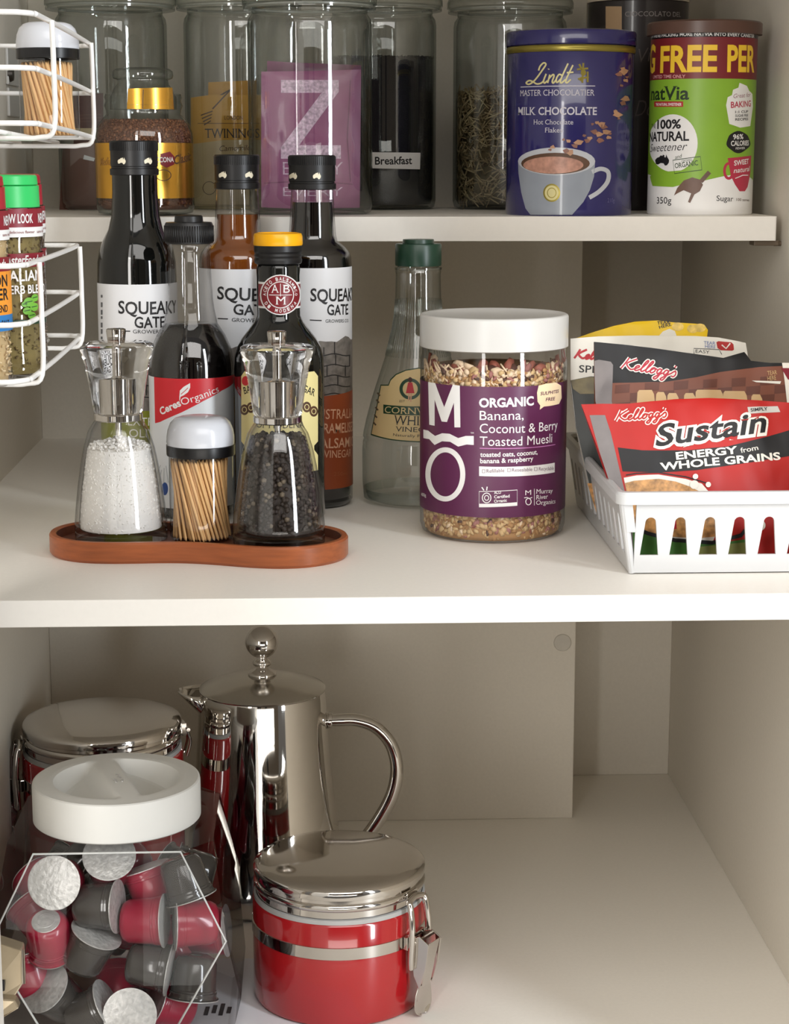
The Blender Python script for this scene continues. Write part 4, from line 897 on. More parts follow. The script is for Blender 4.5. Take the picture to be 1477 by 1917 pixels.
for k, (x, y) in enumerate(((1030, 280), (1036, 276), (1062, 282), (1069, 284), (1056, 262), (1066, 264), (1078, 272), (1084, 268), (1094, 254), (1104, 258), (1112, 248), (1120, 252), (1108, 232), (1116, 230), (1128, 238), (1132, 246), (1140, 250), (1138, 258), (1122, 262), (1154, 214), (1158, 222), (1152, 208), (1166, 192), (1172, 186), (1164, 160), (1172, 150), (1160, 140), (1170, 134), (1174, 144), (1166, 130), (1100, 264), (1126, 232))):
    r_ = 3.5 + (k % 4) * 1.6; D.P([(x + r_ * (1 + .5 * sin(k * 7 + j)) * cos(j * 1.26 + k), y + r_ * .7 * (1 + .4 * cos(k * 3 + j)) * sin(j * 1.26 + k)) for j in range(5)], FK[k % 2], 5)
D.T('210g', 1137, 379, 1150, 379, 8, M('dim_blue_ink', (96, 92, 130), .5), 1)
D.build('printed_artwork', t)

# dark cocoa tin behind
g = Round(1190, 200, 1.80, ZU); t = thing('cocoa_tin', g.loc, 'tall near-black cocoa tin between and behind the other two tins', 'tin')
CBK = M('cocoa_tin_enamel', (34, 24, 24), .3, var=.08, coat=.3); R = g.r(93)
MB().lathe([(0, 0), (R * .98, 0), (R, .002), (R, g.z(8)), (R * .98, g.z(6)), (0, g.z(6))]).build('tin_body', CBK, t)
MB().lathe([(R * .95, g.z(7)), (R * 1.01, g.z(6)), (R * 1.01, g.z(-14)), (R * .97, g.z(-17)), (0, g.z(-17))]).build('tin_lid', M('cream_lid', (216, 204, 184), .4), t)
D = g.decal(R); D.poly([(R * -1.6, .004), (R * 1.6, .004), (R * 1.6, g.z(12)), (R * -1.6, g.z(12))], CBK, -1); D.R(1134, 12, 1164, 120, M('beige_stripe', (188, 156, 120), .4), 0); D.T('CIOCCOLATO DEL', 1170, 31, 1274, 32, 9, M('dull_silver_ink', (150, 142, 140), .5), 0, 0, True)
D.T('Dolce', 1188, 218, 1250, 215, 30, M('dull_brown_ink', (84, 72, 70), .5), 0, -.01, shear=.3); D.T('Vita', 1190, 118, 1240, 112, 26, MATS['dull_brown_ink'], 0, -.01, shear=.3)
D.build('printed_artwork', t)

# sweetener canister
g = Round(1314, 220, 1.643, ZU); t = thing('sweetener_canister', g.loc, 'green, white and maroon sweetener canister with brown lid', 'canister')
R = g.r(98); LIME = M('lime_label', (128, 168, 48), .4, var=.03); DKR = M('maroon_label', (112, 30, 36), .4, var=.03); YLW = M('yellow_ink', (232, 190, 50), .45)
MB().lathe([(0, 0), (R * .98, 0), (R, .0012), (R, g.z(62))]).build('canister_body', PAPER, t)
RL = g.r(107, 55)
MB().lathe([(R, g.z(68)), (RL, g.z(67)), (RL, g.z(46)), (RL * .97, g.z(43)), (RL * .9, g.z(42)), (RL * .88, g.z(46)), (0, g.z(46))]).build('canister_lid', M('brown_lid', (84, 58, 48), .35, var=.05), t, sharp=40)
D = g.decal(R); lay = lambda y0, y1, m, l: D.poly([(R * -2.2, g.z(y0)), (R * 2.2, g.z(y0)), (R * 2.2, g.z(y1)), (R * -2.2, g.z(y1))], m, l)
lay(64, 75, BLACK, 0); lay(75, 151, DKR, 0)
D.poly([(R * -2.2, g.z(151)), (R * 2.2, g.z(151))] + [(R * (2.2 - 4.4 * k / 30), g.z(334 + 8 * sin(k * .42))) for k in range(31)], LIME, 0)
D.T("NOW WE'RE PACKING MORE NATVIA INTO EVERY CANISTER", 1219, 72, 1411.4, 71, 6, PAPER, 1, .02)
D.T('G', 1217.4, 135, 1226, 135, 49, YLW, 1, .03); D.T('FREE', 1236, 135, 1342, 133, 47, YLW, 1, .03); D.T('PER', 1361, 133, 1411.3, 134, 47, YLW, 1, .03)
D.T('LIMITED TIME ONLY', 1223, 147, 1283, 146, 6, M('pinkish_ink', (206, 150, 150), .5), 1, .02)
D.T('natVia', 1219, 187, 1290, 186, 24, M('dark_green_print', (34, 50, 28), .45), 1, .02, True)
D.R(1225, 190, 1279, 200, M('red_tag', (170, 40, 44), .4), 1); D.T('THE NATURAL SWEETENER', 1228, 198, 1276, 198, 5, PAPER, 2, .02)
D.P([(max(1217, 1260 + 46 * cos(a)), 268 + 54 * sin(a)) for a in [2 * pi * k / 40 for k in range(40)]], PAPER, 1)
D.P([(1217, 330), (1240, 322), (1290, 318), (1300, 340), (1260, 350), (1222, 348)], LIME, 2)
D.T('100%', 1231, 241, 1275, 240, 16, INK, 3, .03); D.T('THE', 1220, 240, 1228, 240, 8, INK, 3); D.T('NATURAL', 1217, 265, 1290, 263, 17, INK, 3, .025); D.T('Sweetener', 1218, 285, 1284, 281, 15, INK, 3, -.005, shear=.35)
aus(D, 1240, 301, 13, 12, INK, 3); D.line([(1260, 300), (1311, 293), (1314, 318), (1263, 325)], 1.4, M('forest_ink', (40, 62, 34), .5), 3, True); D.T('ORGANIC', 1264, 315, 1307, 309, 9, MATS['forest_ink'], 3, .01, True); D.T('and', 1264, 298, 1276, 295, 7, MATS['forest_ink'], 3, shear=.3); D.T('CERTIFIED', 1276, 304, 1296, 301, 4, MATS['forest_ink'], 3)
SC = M('scoop_print', (104, 78, 66), .45, var=.2)
D.P([(1262, 366), (1268, 352), (1280, 338), (1296, 332), (1310, 336), (1316, 346), (1310, 358), (1300, 364), (1292, 380), (1288, 378), (1294, 362), (1280, 356), (1268, 362)], SC, 3); D.line([(1312, 340), (1328, 322)], 8, SC, 3)
D.T('350g', 1230, 381, 1257, 381, 12, INK, 3, 0, True); D.T('Sugar', 1341, 376, 1372, 377, 10, INK, 1, 0, True); D.T('100 serves', 1378, 376, 1402, 377, 5, BRN, 1)
D.P([(1359, 197), (1362, 182), (1370, 178), (1372, 168), (1382, 164), (1384, 155), (1398, 161), (1402, 170), (1408, 176), (1409, 200), (1404, 236), (1385, 239), (1365, 232)], PAPER, 1)
D.T('Great for', 1372, 184, 1404, 181, 8, M('mauve_ink', (150, 100, 116), .5), 2, shear=.3); D.T('BAKING', 1368, 202, 1405, 199, 11, M('rose_ink', (176, 50, 72), .45), 2, .02)
for i, w_ in enumerate(('1:1 CUP', 'SUGAR FREE', 'RECIPES')): D.T(w_, 1376, 212 + i * 7, 1400, 211 + i * 7, 4.5, INK, 2, .02)
D.P([(1382 + 22 * cos(a) * (1 + .05 * sin(5 * a)), 266 + 20 * sin(a) * (1 + .05 * cos(4 * a))) for a in [2 * pi * k / 30 for k in range(30)]], INK, 1); D.T('96%', 1372, 261, 1391, 260, 9, PAPER, 2, .02); D.T('CALORIES', 1368, 273, 1401, 272, 9, PAPER, 2, .02); D.T('FEWER', 1377, 280, 1394, 279, 4, PAPER, 2)
ROSE = MATS['rose_ink']
D.P([(1362, 296), (1406, 291), (1404, 325), (1399, 350), (1394, 358), (1384, 358), (1376, 346), (1368, 330)], ROSE, 1); D.ring(1364, 320, 8, 14, 5, ROSE, 1); D.T('SWEET', 1374, 310, 1401, 306, 9, PAPER, 2, .02); D.T('natural', 1373, 324, 1402, 320, 9, PAPER, 2, .01, shear=.3); D.line([(1376, 334), (1390, 328), (1400, 328)], 1.6, PAPER, 2)
D.build('label', t)

# ------------------------------------------------------------------ lower shelf: canisters
RENAM = M('red_enamel', (158, 26, 30), .16, var=.05, scale=14, coat=.7); GASK = M('grey_gasket', (168, 168, 166), .45)
def canister(ax, Y, hb, hl, ytop, label, tc, th=None):
    """ytop: height in the picture of the lid edge at its sides; tc: direction of the clasp round the body"""
    g = Round(ax, ytop, Y, 0); t = thing('canister', g.loc, label, 'canister', 'red clip-top canisters')
    s = hb * dep(ony(ax, ytop + 90, Y)) / F / 162.0; z0 = g.z(ytop); U = lambda d: z0 - d * s * 1.04; R = 162 * s
    MB().lathe([(0, .0005), (R * .93, .0005), (R * .98, .002), (R, .006), (R, U(66)), (R * .985, U(62)), (R * .96, U(58))]).build('canister_body', RENAM, t)
    b = MB().lathe([(R * .99, U(124)), (R * 1.012, U(123)), (R * 1.012, U(102)), (R * .99, U(101))]); b.build('steel_band', CHROME, t)
    MB().lathe([(R * .96, U(62)), (R * .985, U(61)), (R * .985, U(53)), (R * .96, U(52))]).build('gasket', GASK, t)
    lid = [(0, U(-11)), (R * .3, U(-10)), (R * .6, U(-7.5)), (R * .85, U(-4)), (R * .955, U(-1)), (R * .985, U(3)), (R * .99, U(8)), (R * .985, U(17)), (R * .955, U(19.5)), (R * .955, U(25)), (R * .98, U(27)), (R * .99, U(32)), (R * .98, U(38)), (R * .955, U(40)), (R * .955, U(52)), (0, U(52))]
    l = MB().lathe([p for p in lid[::-1]]); l = l.build('lid', CHROME, t, sharp=50)
    def at(th): o = V((sin(th), -cos(th), 0)); tt = V((cos(th), sin(th), 0)); return lambda a, b_, z: tuple(o * (R + b_ * s) + tt * (a * s) + V((0, 0, U(z if z < 50 or z in (100, 124) else (46 + (z - 50) * .70)))))
    q = at(tc)
    MB().prism([(-16, 24), (16, 24), (16, 44), (-16, 44)], 0, 1, lambda u, v, d: q(u, -2 + d * 3, v)).build('lid_tab', CHROME, l, smooth=False)
    c = MB(); c.prism([(-30, 100), (30, 100), (30, 124), (-30, 124)], 0, 1, lambda u, v, d: q(u, 1 + d * 9, v)); c = c.build('clasp_bracket', CHROME, t, smooth=False, bevel=.0006)
    w = spline([q(-26, 15, 210), q(-28, 16, 180), q(-27, 18, 110), q(-25, 13, 50), q(-22, 8, 38), q(0, 6, 34), q(22, 8, 38), q(25, 13, 50), q(27, 18, 110), q(28, 16, 180), q(26, 15, 210)], 6)
    MB().tube(w, .0030 * s / .00044 * .9).build('bail_wire', CHROME, t, sharp=0)
    lv = MB()
    for a in (-21, 21): lv.prism([(6, 132), (26, 122), (46, 138), (40, 200), (26, 262), (14, 230)], -1.2, 1.2, lambda u, v, d, a=a: q(a + d, u + 4, v))
    lv.prism([(-20, 0), (20, 0), (17, 1), (-17, 1)], 0, 1, lambda u, v, d: q(u * (1 - .25 * d), (46 - d * 18 + v) + 2, 136 + d * 126))
    P = []
    for i in range(9):
        for j in range(7):
            a = (j - 3) / 3; zz = 255 + 84 * i / 8; hw = 20 + 9 * sin(pi * min(1, i / 8 * .8)) if i < 6 else 29 * sqrt(max(.02, 1 - ((i - 5.5) / 2.6) ** 2))
            P.append(q(a * hw, 28 - 6 * (i / 8) + 7 * (i / 8) ** 3 - 5 * (1 - a * a) * min(1, i / 4), zz))
    fs = [(i * 7 + j, i * 7 + j + 1, (i + 1) * 7 + j + 1, (i + 1) * 7 + j) for i in range(8) for j in range(6)]
    o = lv.build('lever_arm', CHROME, t, smooth=False, bevel=.0003)
    sp_ = MB().add(P, fs).build('lever_spoon', CHROME, o, sharp=0)
    sm = sp_.modifiers.new('thick', 'SOLIDIFY'); sm.thickness = .0012; sub = sp_.modifiers.new('smooth', 'SUBSURF'); sub.levels = sub.render_levels = 2
    mb = MB(); mb.tube([q(-24, 20, 142), q(24, 20, 142)], .0016); mb.build('pivot_pin', STEEL, o)
    h = at(tc + pi)
    hb_ = MB(); hb_.prism([(-14, 22), (14, 22), (14, 46), (-14, 46)], 0, 1, lambda u, v, d: h(u, -2 + d * 10, v)); hb_.tube([h(-20, 11, 34), h(20, 11, 34)], 4 * s)
    hb_.tube(spline([h(-14, 10, 36), h(-15, 16, 70), h(-14, 8, 112)], 6), 2.6 * s); hb_.tube(spline([h(14, 10, 36), h(15, 16, 70), h(14, 8, 112)], 6), 2.6 * s)
    hb_.build('lid_hinge', CHROME, t, sharp=30)
    return g
canister(635, 1.481, 162, 160, 1609, 'red enamel canister with chrome lid, in front of the coffee pot', rad(54))
canister(191, 1.655, 149, 149, 1345, 'red enamel canister with chrome lid, behind the white-lidded capsule jar', rad(-74))

# ------------------------------------------------------------------ steel coffee pot
g = Round(493, 1420, 1.70, 0); t = thing('coffee_pot', g.loc, 'polished steel coffee plunger pot with a ball knob, behind the red canister', 'coffee pot')
POT = M('polished_steel', (206, 202, 196), .05, 1, var=.01)
pr = g.prof([(117, 1290), (118.5, 1300), (121, 1360), (126, 1430), (133, 1500), (141, 1560), (147, 1620)]); rb = pr[-1][0] * 1.03
MB().lathe([(0, .001), (rb * .95, .001), (rb, .004), (rb * 1.01, .012)] + pr[::-1] + [(pr[0][0] * .97, pr[0][1])], seg=128).build('pot_body', POT, t)
z0 = pr[0][1]; R0 = pr[0][0]
lid = MB().lathe([(R0 * .96, z0 - .002), (R0 * 1.005, z0), (R0 * 1.01, z0 + .0012), (R0 * .995, z0 + .0022), (R0 * .9, z0 + .0045), (R0 * .7, z0 + .0085), (R0 * .45, z0 + .012), (R0 * .25, z0 + .0138), (0, z0 + .0142)], seg=96).build('lid', STEEL, t, sharp=50)
zk = z0 + .0135; s = g.r(1, 1220)
kn = [(26, 0), (27, 3), (24, 8), (15, 12), (12, 17), (17, 21), (18, 25), (15, 29), (10, 32), (10, 36)]
ball = [(31 * cos(a), 64 + 31 * sin(a)) for a in [rad(-70 + 160 * k / 20) for k in range(21)]]
MB().lathe([(0, zk)] + [(r * s, zk + z * s) for r, z in kn] + [(max(0, r) * s if k < 20 else 0, zk + z * s) for k, (r, z) in enumerate(ball)], seg=64).build('ball_knob', CHROME, lid, sharp=60)
# handle
hp = [ony(600, 1350, 1.70), ony(630, 1348, 1.70), ony(668, 1348, 1.70), ony(705, 1362, 1.70), ony(733, 1395, 1.70), ony(743, 1440, 1.70), ony(735, 1485, 1.70), ony(713, 1528, 1.70), ony(687, 1565, 1.70), ony(657, 1600, 1.70), ony(632, 1620, 1.70)]
hp = spline([p - g.loc for p in hp], 6); MB().tube(hp, [g.r(12.5) * (1 if k > 8 else .8 + .2 * k / 8) for k in range(len(hp))], n=20).build('handle', POT, t, sharp=0)
MB().lathe([(0, 0), (.0075, 0), (.008, .002), (.0075, .004), (0, .004)], seg=24).build('handle_collar', CHROME, t, loc=(pr[2][0] * 1.0, 0, g.z(1350))).rotation_euler = (0, pi / 2, 0)
# spout at the left of the rim
mb = MB(); ns = 14; rows = []
for i in range(9):
    f = i / 8; c = V((-R0 * (.93 + .40 * f), -.010 * f, z0 - .0005 + .0035 * f * f)); w = .021 * (1 - f ** 2.2) + .006 * f; dp = .034 * (1 - f) ** 1.25 + .0045
    rows.append([tuple(c + V((dp * .30 * sin(a), w * cos(a), -dp * sin(a)))) for a in [pi * k / ns for k in range(ns + 1)]])
for r_ in rows: mb.v += r_
mb.f = [[i * (ns + 1) + k, i * (ns + 1) + k + 1, (i + 1) * (ns + 1) + k + 1, (i + 1) * (ns + 1) + k] for i in range(8) for k in range(ns)]; mb.m = [0] * len(mb.f)
o = mb.build('spout', POT, t, sharp=0); sm = o.modifiers.new('thick', 'SOLIDIFY'); sm.thickness = .0012

# ------------------------------------------------------------------ jar of coffee capsules
YJ = 1.463
g = Round(222, 1600, YJ, 0); t = thing('capsule_jar', g.loc, 'faceted clear jar with white screw lid, full of coffee capsules', 'jar')
def octa(z, a, w, n=6):
    c = [(w, -a), (a, -w), (a, w), (w, a), (-w, a), (-a, w), (-a, -w), (-w, -a)]; out = []
    for i in range(8):
        (x0, y0), (x1, y1) = c[i], c[(i + 1) % 8]; out += [(x0 + (x1 - x0) * k / n, y0 + (y1 - y0) * k / n, z) for k in range(n)]
    return out
def circ(z, r, n=48):
    st = atan2(.42, -1); return [(r * cos(-pi / 2 + .39 + 2 * pi * k / n), r * sin(-pi / 2 + .39 + 2 * pi * k / n), z) for k in range(n)]
zl1, zl0 = g.z(1456), g.z(1527); RLJ = g.r(156, 1490)
zmid = ony(222, 1765, YJ - .090).z; ztop = ony(222, 1597, YJ - .080).z; zbot = ony(222, 1925, YJ - .098).z
sc = dep(ony(222, 1700, YJ - .085)) / F
levels = [octa(.0006, .088, 112 * sc), octa(.004, .094, 118 * sc), octa(zbot, .099, 126 * sc), octa(zmid, .0905, 236 * sc if 236 * sc < .09 else .09), octa(ztop, .0795, 137 * sc), circ(ztop + .0012, .0735), circ(ztop + .0024, .067), circ(zl0 + .002, RLJ * .93), circ(zl0 + .012, RLJ * .92)]
WM = .09 if 236 * sc >= .09 else 236 * sc
mb = MB(); n = 48
for a, b in zip(levels, levels[1:]): mb.add(a + b, [(k, (k + 1) % n, n + (k + 1) % n, n + k) for k in range(n)])
mb.add(levels[0], [tuple(range(n))[::-1]])
mb.build('jar_body', glass('jar_glass', (.95, .95, .95), (.30, .31, .31), refl=.012), t, sharp=14)
mb = MB()
for rot in range(1):
    Rz = Matrix.Rotation(rot * pi / 2, 3, 'Z')
    hexa = [(-126 * sc, -.099, zbot), (-WM, -.0905, zmid), (-137 * sc, -.0795, ztop), (137 * sc, -.0795, ztop), (WM, -.0905, zmid), (126 * sc, -.099, zbot)]
    mb.tube([Rz @ V(p) for p in hexa], .0009, n=8)
mb.build('facet_glint_beads', M('edge_glint', (226, 228, 226), .12, trans=.35, coat=.5), t, sharp=0)  # whitish beads stand in for light caught along the rounded glass edges
# lid with two scooped hollows and a finger bar
mb = MB(); NR, NA = 26, 96; bd = V((cos(rad(-72)), sin(rad(-72)))); vs = [(0, 0, zl1)]; fs = []
def lid_h(x, y):
    r = sqrt(x * x + y * y) / RLJ; d = abs(x * bd.y - y * bd.x) / RLJ
    a = max(0, min(1, (.76 - r) / .10)); b = max(0, min(1, (d - .11) / .16)); a = a * a * (3 - 2 * a); b = b * b * (3 - 2 * b)
    return zl1 - .020 * a * b * min(1, .35 + d)
vs[0] = (0, 0, lid_h(0, 0))
for i in range(1, NR + 1):
    for k in range(NA):
        a = 2 * pi * k / NA; r = RLJ * .975 * i / NR; vs.append((r * sin(a), -r * cos(a), lid_h(r * sin(a), -r * cos(a))))
for k in range(NA): fs.append((0, 1 + (k + 1) % NA, 1 + k))
for i in range(NR - 1):
    for k in range(NA): fs.append((1 + i * NA + k, 1 + i * NA + (k + 1) % NA, 1 + (i + 1) * NA + (k + 1) % NA, 1 + (i + 1) * NA + k))
mb.add(vs, fs); mb.lathe([(RLJ * .975, zl1), (RLJ * .993, zl1 - .0008), (RLJ, zl1 - .003), (RLJ, zl0 + .001), (RLJ * .985, zl0), (RLJ * .93, zl0)], seg=NA)
lid = mb.build('screw_lid', WMATTE, t, sharp=40)
mb = MB(); zz = zl1 + .0003
for k in range(2):
    q = [tuple(bd * (.012 - .02 * j / 9 * (1 if k == 0 else .5)) + V((bd.y, -bd.x)) * (.0025 * (k * 2 - 1) + .0013 * sin(j * 2.3))) for j in range(10)]
    mb.tube([(x, y, zz) for x, y in q], .0005, n=5)
mb.build('embossed_script', WPLAST, lid, sharp=0)
# capsules
PODR = M('crimson_pod', (138, 10, 44), .28, var=.06, coat=.3); PODG = M('smoke_grey_pod', (60, 57, 54), .16, var=.1, coat=.35); FOILW = M('white_foil', (176, 175, 172), .36, .35, var=.2, scale=260, bump=.8)
def pod_mesh(m, nm, lidname):
    r0, r1, r2, h = .0206, .0186, .0160, .0335
    t_ = MB().lathe([(r0, -.0003), (r0, -.0010), (r1 + .0006, -.0014), (r1, -.004), (r1 + .0004, -.0048), (r1 + .0002, -.0058), (r1 - .0004, -.006), (r1 - .0002, -.0075), (r1 - .0007, -.008), (r2 + .0008, -h + .006), (r2 - .0015, -h + .0018), (r2 - .005, -h), (.005, -h), (.0045, -h + .0008), (0, -h + .0008)], seg=40)
    f_ = MB().lathe([(0, .0006), (r1 * .9, .0007), (r1, .0002), (r0 - .001, .0004), (r0 + .0002, .0001), (r0 + .0002, -.0006)], seg=40)
    return t_, f_
POD = {}
def pod(x, y, z, d, kind, label):
    d = V(d).normalized(); e = thing('coffee_capsule', (x, y, z), label, 'coffee capsule', 'coffee capsules in the jar')
    e.rotation_euler = d.to_track_quat('Z', 'Y').to_euler()
    if kind not in POD:
        a, b = pod_mesh(kind, 0, 0); POD[kind] = (a.build('capsule_shell', PODG if kind == 'g' else PODR, e, sharp=40), b.build('foil_lid', FOILW, e, sharp=40))
        if kind == 'p': MB().lathe([(0, -.0340), (.0108, -.0340), (.0112, -.0334), (0, -.0332)], seg=32).lathe([(.0062, -.0342), (.0066, -.0344), (.0070, -.0342)], seg=32).build('base_disc', FOILW, e)
    else:
        for o in POD[kind]:
            c = o.copy(); COL.objects.link(c); c.parent = e
    return e
pods = [  # px, py of the capsule's middle, depth, direction the foil faces, kind, label
    (112, 1650, 1.408, (-.15, -.95, .3), 'r', 'capsule with its white foil facing out, high on the left of the jar'),
    (206, 1618, 1.425, (.05, -.7, .7), 'r', 'capsule with its white foil facing up, highest under the lid'),
    (183, 1696, 1.402, (.97, -.2, .05), 'g', 'grey capsule lying on its side, foil to the right, upper middle'),
    (92, 1750, 1.402, (.05, .5, -.86), 'p', 'red capsule standing upright with its pale end showing, left side'),
    (166, 1778, 1.398, (.42, -.1, .9), 'g', 'grey capsule leaning with its foil upward, below the upper grey one'),
    (270, 1724, 1.402, (.98, -.12, .05), 'r', 'bright red capsule on its side, foil to the right, in the centre'),
    (282, 1660, 1.43, (-.3, .2, .9), 'r', 'red capsule half hidden above the central red one'),
    (346, 1645, 1.412, (.3, -.2, -.93), 'g', 'grey capsule standing foil down, upper right of the jar'),
    (366, 1728, 1.402, (-.97, -.15, .05), 'r', 'red capsule on its side with its foil toward the left, right side'),
    (388, 1744, 1.438, (.985, -.12, .1), 'r', 'capsule edge-on against the right facet of the jar'),
    (280, 1808, 1.398, (.94, -.1, -.15), 'g', 'grey capsule on its side below the central red one'),
    (364, 1830, 1.407, (-.1, -.25, -.95), 'g', 'grey capsule standing foil down, lower right of the jar'),
    (108, 1866, 1.402, (-.5, -.5, .7), 'g', 'grey capsule with tilted mottled foil, lower left of the jar'),
    (168, 1896, 1.394, (.85, -.1, .45), 'g', 'grey capsule at the bottom edge, beside the round white foil'),
    (246, 1893, 1.390, (.02, -.97, .25), 'r', 'capsule showing its round white foil face-on at the bottom'),
    (322, 1880, 1.420, (-.8, -.3, .4), 'r', 'red capsule at the bottom right, beside the round white foil'),
    (58, 1822, 1.414, (-.3, .3, .9), 'r', 'red capsule low against the left facet of the jar'),
    (74, 1718, 1.432, (-.6, .5, .6), 'r', 'red capsule against the left facet, above the low one'),
    (84, 1664, 1.452, (-.5, .6, .4), 'r', 'red capsule behind the upper left white foil'),
    (222, 1850, 1.44, (0, .7, .5), 'r', 'dark red capsule deep between the bottom grey ones'),
    (330, 1770, 1.44, (.4, .8, .2), 'r', 'red capsule deep behind the lower right grey one')]
placed = []
for px, py, Y, d, k, lb in pods:
    p = ony(px, py, Y); dv = V(d).normalized(); c = p + dv * .016; pod(c.x, c.y, c.z, d, k, lb); placed.append(p)
tries = 0
while len(placed) < 40 and tries < 6000:
    tries += 1; z = random.uniform(.022, .125); f = 1 - abs(z - .08) / .2; p = V((g.x + random.uniform(-.062, .062) * f, YJ + random.uniform(-.02, .062) * f, z))
    if all((p - q).length > .036 for q in placed):
        d = V((random.uniform(-1, 1), random.uniform(-.3, 1), random.uniform(-1, 1))).normalized(); c = p + d * .016
        pod(c.x, c.y, c.z, d, random.choice('rrg'), 'coffee capsule buried at the back of the faceted jar'); placed.append(p)

# sheet of paper under the jar and canister
pc = onz(430, 1890, 0); ps = thing('paper_sheet', (pc.x, pc.y, .0002), 'white printed paper lying under the capsule jar and red canister', 'paper', rz=rad(-4))
mb = MB(); vs = [(-.115 + .23 * i / 12, -.10 + .20 * j / 8, .0001 * sin(i) * sin(j)) for j in range(9) for i in range(13)]
mb.add(vs, [(j * 13 + i, j * 13 + i + 1, (j + 1) * 13 + i + 1, (j + 1) * 13 + i) for j in range(8) for i in range(12)])
mb.build('sheet', M('cool_paper', (232, 234, 238), .35, var=.01), ps, sharp=0)
mb = MB()
for k in range(4): mb.box((-.02 + .006 * k, -.012 + .004 * (k % 2), .0003), (-.0165 + .006 * k, .004 + .003 * (k % 3), .0004))
mb.build('printed_marks', INK, ps, smooth=False)

# ------------------------------------------------------------------ wire racks on the open door, with their jars
WIRE = M('white_coated_wire', (236, 234, 230), .35, var=.01, coat=.2)
def rack(label, xs, xd, Yn, Yf, zn, zf, posts, wr=.00138):
    """xs: side away from the door, xd: door side; zn, zf: heights of the three rails at the near and far ends"""
    t = thing('wire_rack', (xs, Yn, zn[2]), label, 'wire rack', 'white wire racks on the open door'); o = t.location
    L = lambda x, y, z: (x - o.x, y - o.y, z - o.z)
    for i in range(3):
        a, b = zn[i], zf[i]; c = .014
        pts = [(xd, Yn, a), (xs - c, Yn, a), (xs - c * .4, Yn + c * .25, a), (xs - c * .08, Yn + c * .8, a), (xs, Yn + c * 1.6, a + (b - a) * .08), (xs + .001, (Yn + Yf) / 2, (a + b) / 2), (xs, Yf - c, b), (xs - c * .3, Yf - c * .3, b), (xs - c, Yf, b), (xd, Yf, b)]
        MB().tube(spline([L(*p) for p in pts], 5), wr).build('rail', WIRE, t, sharp=0)
    lerp = lambda q, f: q[0] + (q[1] - q[0]) * f
    for f in posts:
        y = Yn + (Yf - Yn) * f; za = lerp((zn[0], zf[0]), f); zb_ = lerp((zn[2], zf[2]), f)
        MB().tube(spline([L(xs + .0025, y, za), L(xs + .0028, y, (za + zb_) / 2), L(xs + .002, y, zb_ - .001), L(xs - .006, y, zb_ - .0055), L(xs - .02, y, zb_ - .0058), L(xd, y, zb_ - .0058)], 5), wr).build('post_wire', WIRE, t, sharp=0)
    for xx in (.35, .7):
        x = xs + (xd - xs) * xx; MB().tube([L(x, Yn - .002, zn[2] - .0030), L(x, Yf + .002, zf[2] - .0030)], wr * .9).build('floor_wire', WIRE, t, sharp=0)
    for y in (Yn + .03, Yf - .03): MB().box(L(xd - .0022, y - .008, zn[0] - .012), L(xd + .001, y + .008, zn[0] + .004)).build('mounting_clip', WIRE, t, smooth=False)
    return t
rack('white wire rack on the open door holding the toothpick jar, upper one', -.1345, -.2013, .945, 1.20, (CZ + .0685, CZ + .0425, CZ + .0162), (CZ + .0668, CZ + .0385, CZ + .0118), (.2, .88))
rack('white wire rack on the open door holding the spice jars, lower one', -.1412, -.2013, .932, 1.157, (CZ - .0520, CZ - .0806, CZ - .1085), (CZ - .0520, CZ - .0800, CZ - .1062), (.17, .92))
toothpick_jar(91, 140, 1.15, CZ + .0108, .925, 42, 'small toothpick jar with domed grey cap in the upper wire rack', 'toothpicks in the jar in the wire rack', 'wooden toothpick inside the jar in the upper wire rack', 130)
